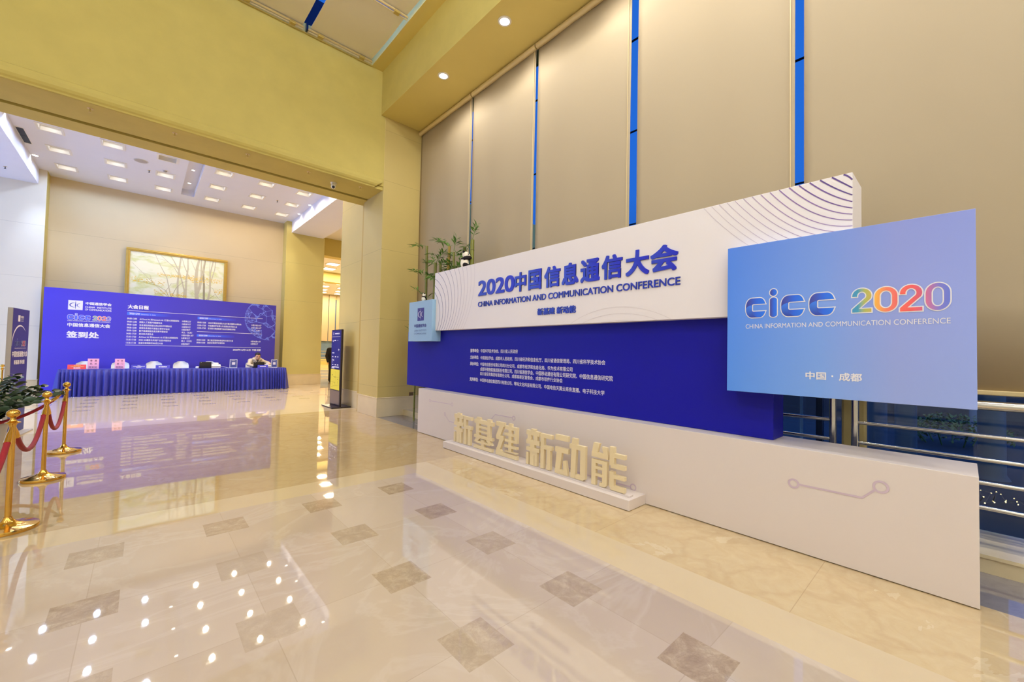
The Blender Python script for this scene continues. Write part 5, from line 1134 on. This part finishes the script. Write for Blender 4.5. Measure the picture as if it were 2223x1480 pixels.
def laptop(x0, x1, y, label):
    t = thing('laptop', label, 'laptop', ((x0+x1)/2, y, TZ), 'open laptops')
    m = MB(); m.box((x0, y, TZ), (x1, y+.22, TZ+.018)); make('keyboard_base', m, 'black', t, bevel=.003)
    m = MB(); m.prism([(0, 0), (x1-x0, 0), (x1-x0, .19), (0, .19)], ((x0, y, TZ+.012), (1, 0, 0), (0, -.12, .993), (0, -.993, -.12)), .010); make('screen_lid', m, 'black', t, bevel=.003)
    m = MB(); P_ = Plane((x0, y-.011, TZ+.012), (1, 0, 0), (0, -.12, .993)); P_.rect(m, .03, .055, .165, .175, .001); make('lid_badge', m, 'grey', t)
laptop(1.355, 1.665, 16.24, 'closed-off black laptop lid next to the first white printer'); laptop(2.82, 3.14, 16.22, 'black laptop in front of the seated person')
def printer(x0, x1, y, h, label):
    t = thing('label_printer', label, 'printer', ((x0+x1)/2, y, TZ), 'small white printers'); w = x1-x0
    m = MB(); m.prism([(0, 0), (.22, 0), (.22, h), (.07, h), (0, h*.62)], ((x0, y, TZ), (0, 1, 0), (0, 0, 1), (1, 0, 0)), w); make('body', m, 'printer', t, bevel=.008)
    m = MB(); m.box((x0+.02, y-.002, TZ+h*.40), (x1-.02, y+.004, TZ+h*.46)); make('paper_slot', m, 'black', t)
    m = MB(); m.lathe([(.035, 0), (.035, w*.5)], (0, 0, 0), 16); m.v = [(x0+w*.25+v[2], y+.14+v[0], TZ+h+.02+v[1]) for v in m.v]; make('paper_roll', m, 'white2', t, smooth=True)
    for s in (.2, .8): m = MB(); m.box((x0+w*s-.006, y+.11, TZ+h-.005), (x0+w*s+.006, y+.17, TZ+h+.045)); make('roll_holder', m, 'printer', t)
printer(1.66, 1.915, 16.26, .115, 'white label printer with cable beside the first black laptop'); printer(3.19, 3.42, 16.28, .11, 'white label printer under the arm of the seated person')
m = MB(); m.lathe([(.038, 0), (.044, .012), (.044, .045), (.03, .058), (.004, .06)], (1.30, 16.2, TZ), 20); solo('scanner_puck', 'small round white gadget on the table before the first laptop', 'gadget', m, 'white2', smooth=True)
m = MB(); m.tube([(1.915, 16.36, TZ+.05), (1.98, 16.34, TZ+.045), (2.06, 16.27, TZ+.02), (2.10, 16.2, TZ+.008), (2.12, 16.12, TZ+.008)], .005, 6); solo('power_cable', 'thin white cable trailing from the first printer', 'cable', m, 'white2', smooth=True)
# chairs
def chair(x, y, label, first=[]):
    if first: return dup(first[0], (x, y, 0), 0, label)
    t = thing('banquet_chair', label, 'chair', (0, 0, 0), 'white chairs behind the registration table')
    m = MB(); n = 20; vs = []; fs = []
    for layer, dd in ((0, 0), (1, .03)):
        for j in range(9):
            v = j/8; z = .44+.485*v; half = .205*(1-.05*v) if v < .72 else .205*.964*math.sqrt(max(.02, 1-((v-.72)/.30)**2.6))
            for i in range(n+1): u = i/n*2-1; vs.append((half*u, .20+.06*v-.05*(u*u)+dd, z))
    N = 9*(n+1)
    for L_ in (0, N):
        for j in range(8):
            for i in range(n): a = L_+j*(n+1)+i; fs.append((a, a+1, a+n+2, a+n+1))
    for j in range(8):
        for i in (0, n): a = j*(n+1)+i; fs.append((a, a+n+1, a+n+1+N, a+N))
    for i in range(n):
        for j in (0, 8): a = j*(n+1)+i; fs.append((a, a+1, a+1+N, a+N))
    m.add(vs, fs); make('backrest', m, 'white2', t, smooth=True)
    m = MB(); m.box((-.21, -.20, .415), (.21, .22, .455)); make('seat', m, 'white2', t, bevel=.015)
    for sx in (-1, 1):
        for sy in (-1, 1): m = MB(); m.tube([(sx*.17, sy*.16, .42), (sx*.195, sy*.19, 0)], .013, 10); make('leg', m, 'steel', t, smooth=True)
    t.location = (x, y, 0); first.append(t); return t
for x, l in ((-1.21, 'white chair back behind the red and first pink sign cards'), (-.475, 'white chair back behind the second pink sign card'), (.285, 'white chair back between the swoosh card and its blue neighbour'), (.945, 'white chair back in the clear between blue card and first laptop'), (1.69, 'white chair back behind the first laptop and printer'), (2.93, 'white chair that the person in the beige jacket sits on')):
    chair(x, 16.895 if x > 2.9 else 16.82, l)

# ------------------------------------------------------------------ people
def hand(wrist, d, up, side, s=1.0):
    """palm, four unequal bent fingers and a thumb from the palm's side"""
    w, d, up, side = Vector(wrist), Vector(d).normalized(), Vector(up).normalized(), Vector(side).normalized(); pr = [('c', tuple(w), .024*s, tuple(w+d*.075*s), .030*s, 0)]
    for k, (o, l) in enumerate(((-.030, .066), (-.010, .076), (.010, .071), (.029, .056))):
        a = w+d*.082*s+side*o*s; b = a+d*l*.5*s-up*.006*s; c = b+d*l*.42*s-up*.022*s; pr += [('c', tuple(a), .0095*s, tuple(b), .0085*s, 0), ('c', tuple(b), .0085*s, tuple(c), .007*s, 0)]
    a = w+d*.03*s-side*.03*s; b = a+d*.035*s-side*.03*s; c = b+d*.03*s-side*.006*s; return pr+[('c', tuple(a), .0125*s, tuple(b), .010*s, 0), ('c', tuple(b), .010*s, tuple(c), .008*s, 0)]
def head_parts(c, yaw, pitch, s=1.0):
    R = Matrix.Rotation(yaw, 4, 'Z')@Matrix.Rotation(pitch, 4, 'X'); P = lambda x, y, z: tuple(Vector(c)+(R@Vector((x*s, y*s, z*s)))); rot = R.to_euler()
    body = [('e', P(0, .012, .02), (.074*s, .092*s, .098*s), rot, 0), ('e', P(0, -.028, -.055), (.054*s, .058*s, .062*s), rot, 0), ('e', P(0, -.05, -.095), (.026*s, .022*s, .022*s), rot, 0),
            ('c', P(0, -.085, .005), .009*s, P(0, -.104, -.032), .014*s, 0), ('e', P(-.03, -.07, -.035), (.022*s, .018*s, .02*s), rot, 0), ('e', P(.03, -.07, -.035), (.022*s, .018*s, .02*s), rot, 0),
            ('e', P(-.078, .012, -.01), (.011*s, .02*s, .032*s), rot, 0), ('e', P(.078, .012, -.01), (.011*s, .02*s, .032*s), rot, 0), ('c', P(0, .02, -.08), .05*s, P(0, .045, -.17), .054*s, 0)]
    return body, P, rot
def face_details(parent, P, rot, s, glasses):
    m = MB()
    for q in (-1, 1): m.ell(P(.031*q, -.081, .006), (.0125*s, .007*s, .006*s), rot, 10)
    make('eye', m, 'hair', parent, smooth=True)
    m = MB()
    for q in (-1, 1): m.tube([P(.048*q, -.078, .024), P(.031*q, -.088, .03), P(.014*q, -.086, .026)], .0035*s, 6)
    make('eyebrow', m, 'hair', parent, smooth=True)
    m = MB(); m.ell(P(0, -.086, -.065), (.023*s, .008*s, .007*s), rot, 10); make('mouth', m, 'lip', parent, smooth=True)
    if glasses:
        m = MB()
        for q in (-1, 1):
            pts = [P(q*.033+.026*math.cos(a), -.098, .004+.018*math.sin(a)) for a in [2*PI*k/16 for k in range(17)]]; m.tube(pts, .0022*s, 6); m.tube([P(.059*q, -.096, .010), P(.077*q, -.02, .012)], .002*s, 5)
        m.tube([P(-.008, -.099, .008), P(.008, -.099, .008)], .0022*s, 5); make('glasses', m, 'black', parent, smooth=True)
# the person at the desk
hc = (2.985, 16.47, 1.122); hb, HP, hrot = head_parts(hc, .05, .34)
bodyp = hb+[('c', (2.98, 16.93, .53), .13, (2.98, 16.74, .86), .135, 0), ('c', (2.84, 16.70, .95), .07, (3.12, 16.70, .95), .07, 0), ('c', (2.98, 16.62, .98), .055, (2.985, 16.52, 1.05), .052, 0),
    ('c', (2.80, 16.68, .95), .052, (2.72, 16.52, .81), .042, 0), ('c', (2.72, 16.52, .81), .042, (2.88, 16.385, .785), .028, 0), ('c', (3.16, 16.68, .95), .052, (3.33, 16.60, .88), .042, 0), ('c', (3.33, 16.60, .88), .042, (3.335, 16.44, .885), .028, 0),
    ('c', (2.89, 16.92, .56), .085, (2.87, 16.62, .56), .065, 0), ('c', (3.07, 16.92, .56), .085, (3.09, 16.62, .56), .065, 0), ('c', (2.87, 16.62, .56), .058, (2.86, 16.66, .09), .04, 0), ('c', (3.09, 16.62, .56), .058, (3.10, 16.66, .09), .04, 0),
    ('c', (2.86, 16.67, .05), .038, (2.85, 16.52, .035), .032, 0), ('c', (3.10, 16.67, .05), .038, (3.11, 16.52, .035), .032, 0)]
bodyp += hand((2.88, 16.385, .785), (.55, -.75, -.12), (0, 0, 1), (.8, .55, 0))+hand((3.335, 16.44, .885), (-.05, -1, -.12), (0, 0, 1), (1, -.05, 0))
hm = []
bm_ = blob([(q[:-1]+(0,)) for q in bodyp], .0095, 3)
man = solo('person', 'person with glasses in a beige hooded jacket leaning over a laptop at the blue table', 'person', bm_, 'skin', smooth=True)
jk = [('c', (2.98, 16.93, .55), .165, (2.98, 16.74, .86), .175, 0), ('c', (2.82, 16.70, .945), .095, (3.14, 16.70, .945), .095, 0), ('c', (2.82, 16.68, .94), .078, (2.73, 16.52, .825), .058, 0), ('c', (2.73, 16.52, .825), .058, (2.86, 16.40, .79), .042, 0),
      ('c', (3.14, 16.68, .94), .078, (3.32, 16.60, .885), .058, 0), ('c', (3.32, 16.60, .885), .058, (3.335, 16.47, .888), .042, 0), ('e', (2.98, 16.62, .90), (.10, .09, .13), 1)]
hood = []
for k in range(17):
    a = PI*(-.30+1.60*k/16); f = 1-abs(k-8)/8; hood.append(((2.985+(.108+.012*f)*math.cos(a), 16.575+.085*math.sin(a)-.02*(1-f), 1.0+.045*f**.6), .030+.022*f**.7))
for (p, r), (q, u) in zip(hood, hood[1:]): jk.append(('c', p, r, q, u, 0))
jk += [('e', (2.985, 16.68, 1.01), (.13, .07, .06), 0), ('c', hood[0][0], .03, (3.0, 16.49, .93), .03, 0), ('c', hood[-1][0], .03, (2.965, 16.49, .93), .03, 0), ('c', (2.98, 16.74, .9), .15, (2.98, 16.62, .94), .10, 0)]
make('jacket', blob(jk, .010, 4), ['jacket', 'jacket_grey'], man, smooth=True)
tr_ = [('c', (2.89, 16.92, .56), .105, (2.87, 16.62, .56), .085, 0), ('c', (3.07, 16.92, .56), .105, (3.09, 16.62, .56), .085, 0), ('c', (2.87, 16.62, .56), .075, (2.86, 16.66, .10), .06, 0), ('c', (3.09, 16.62, .56), .075, (3.10, 16.66, .10), .06, 0)]
make('trousers', blob(tr_, .014, 3), 'trousers', man, smooth=True)
hr = [('e', HP(0, .03, .055), (.081, .088, .075), hrot, 0), ('e', HP(0, -.045, .098), (.058, .04, .028), hrot, 0), ('e', HP(-.07, .02, .03), (.016, .045, .04), hrot, 0), ('e', HP(.07, .02, .03), (.016, .045, .04), hrot, 0)]
make('hair', blob(hr, .008, 2), 'hair', man, smooth=True); face_details(man, HP, hrot, 1.0, True)
m = MB(); m.tube([HP(-.03, -.03, -.135), HP(0, -.075, -.165), HP(.03, -.03, -.135)], .02, 8); make('collar', m, 'suit', man, smooth=True)
for sx in (2.855, 3.105): m = MB(); m.cone((sx, 16.68, .05), .045, (sx, 16.50, .035), .038); make('shoe', m, 'shoe', man, smooth=True)
# the person walking past in the corridor behind the kiosk
wx, wy = 6.14, 18.32
hc2 = (wx-.01, wy-.03, 1.62); hb2, HP2, hrot2 = head_parts(hc2, -.5, .02)
Lg = [('c', (wx-.09, wy, .90), .085, (wx-.10, wy-.03, .50), .06, 0), ('c', (wx-.10, wy-.03, .50), .056, (wx-.11, wy+.03, .09), .038, 0), ('c', (wx+.09, wy, .90), .085, (wx+.10, wy-.12, .51), .06, 0), ('c', (wx+.10, wy-.12, .51), .056, (wx+.11, wy-.12, .09), .038, 0)]
To = [('c', (wx, wy, .93), .13, (wx, wy-.01, 1.32), .15, 0), ('c', (wx-.15, wy, 1.40), .065, (wx+.15, wy, 1.40), .065, 0)]
Ar = [('c', (wx-.20, wy, 1.40), .052, (wx-.255, wy+.05, 1.12), .042, 0), ('c', (wx-.255, wy+.05, 1.12), .042, (wx-.23, wy-.06, .88), .028, 0), ('c', (wx+.20, wy, 1.40), .052, (wx+.25, wy+.02, 1.12), .042, 0), ('c', (wx+.25, wy+.02, 1.12), .042, (wx+.24, wy-.06, .88), .028, 0)]
ft = [('c', (wx-.11, wy+.04, .05), .038, (wx-.12, wy-.12, .035), .032, 0), ('c', (wx+.11, wy-.11, .05), .038, (wx+.12, wy-.27, .035), .032, 0)]
w2 = solo('person', 'person in a black suit standing in the corridor, mostly hidden by the kiosk', 'person', blob(hb2+Lg+To+Ar+ft+[('c', (wx, wy, 1.42), .06, (wx-.01, wy-.02, 1.52), .054, 0)]+hand((wx-.23, wy-.06, .88), (.05, -.15, -1), (-1, 0, 0), (0, 1, .1))+hand((wx+.24, wy-.06, .88), (-.05, -.15, -1), (1, 0, 0), (0, 1, .1)), .012, 3), 'skin', smooth=True)
big = lambda prs, k: [(q[0], q[1], q[2]+k, q[3], q[4]+k, 0) for q in prs]
make('suit_jacket', blob(big(To, .035)+big(Ar, .022)+[('c', (wx, wy, .86), .165, (wx, wy, 1.0), .165, 0)], .016, 4), 'suit', w2, smooth=True); make('trousers', blob(big(Lg, .024), .016, 3), 'suit', w2, smooth=True)
make('hair', blob([('e', HP2(0, .03, .055), (.081, .088, .075), hrot2, 0), ('e', HP2(0, -.045, .098), (.058, .04, .028), hrot2, 0)], .009, 2), 'hair', w2, smooth=True); face_details(w2, HP2, hrot2, 1.0, False)
for q in ft: m = MB(); m.cone(q[1], .046, q[3], .04); make('shoe', m, 'shoe', w2, smooth=True)
# distant railing before the far window
t = thing('distant_railing', 'tiny steel railing before the far window seen past the kiosk', 'railing', (12.2, 37.6, 0))
for x in (9.5, 11.0, 12.5, 14.0): m = MB(); m.tube([(x, 37.6, 0), (x, 37.6, 1.2)], .04, 8); make('post', m, 'steel', t)
for z in (.35, .65, .95, 1.2): m = MB(); m.tube([(9.5, 37.6, z), (14, 37.6, z)], .03, 8); make('rail', m, 'steel', t)
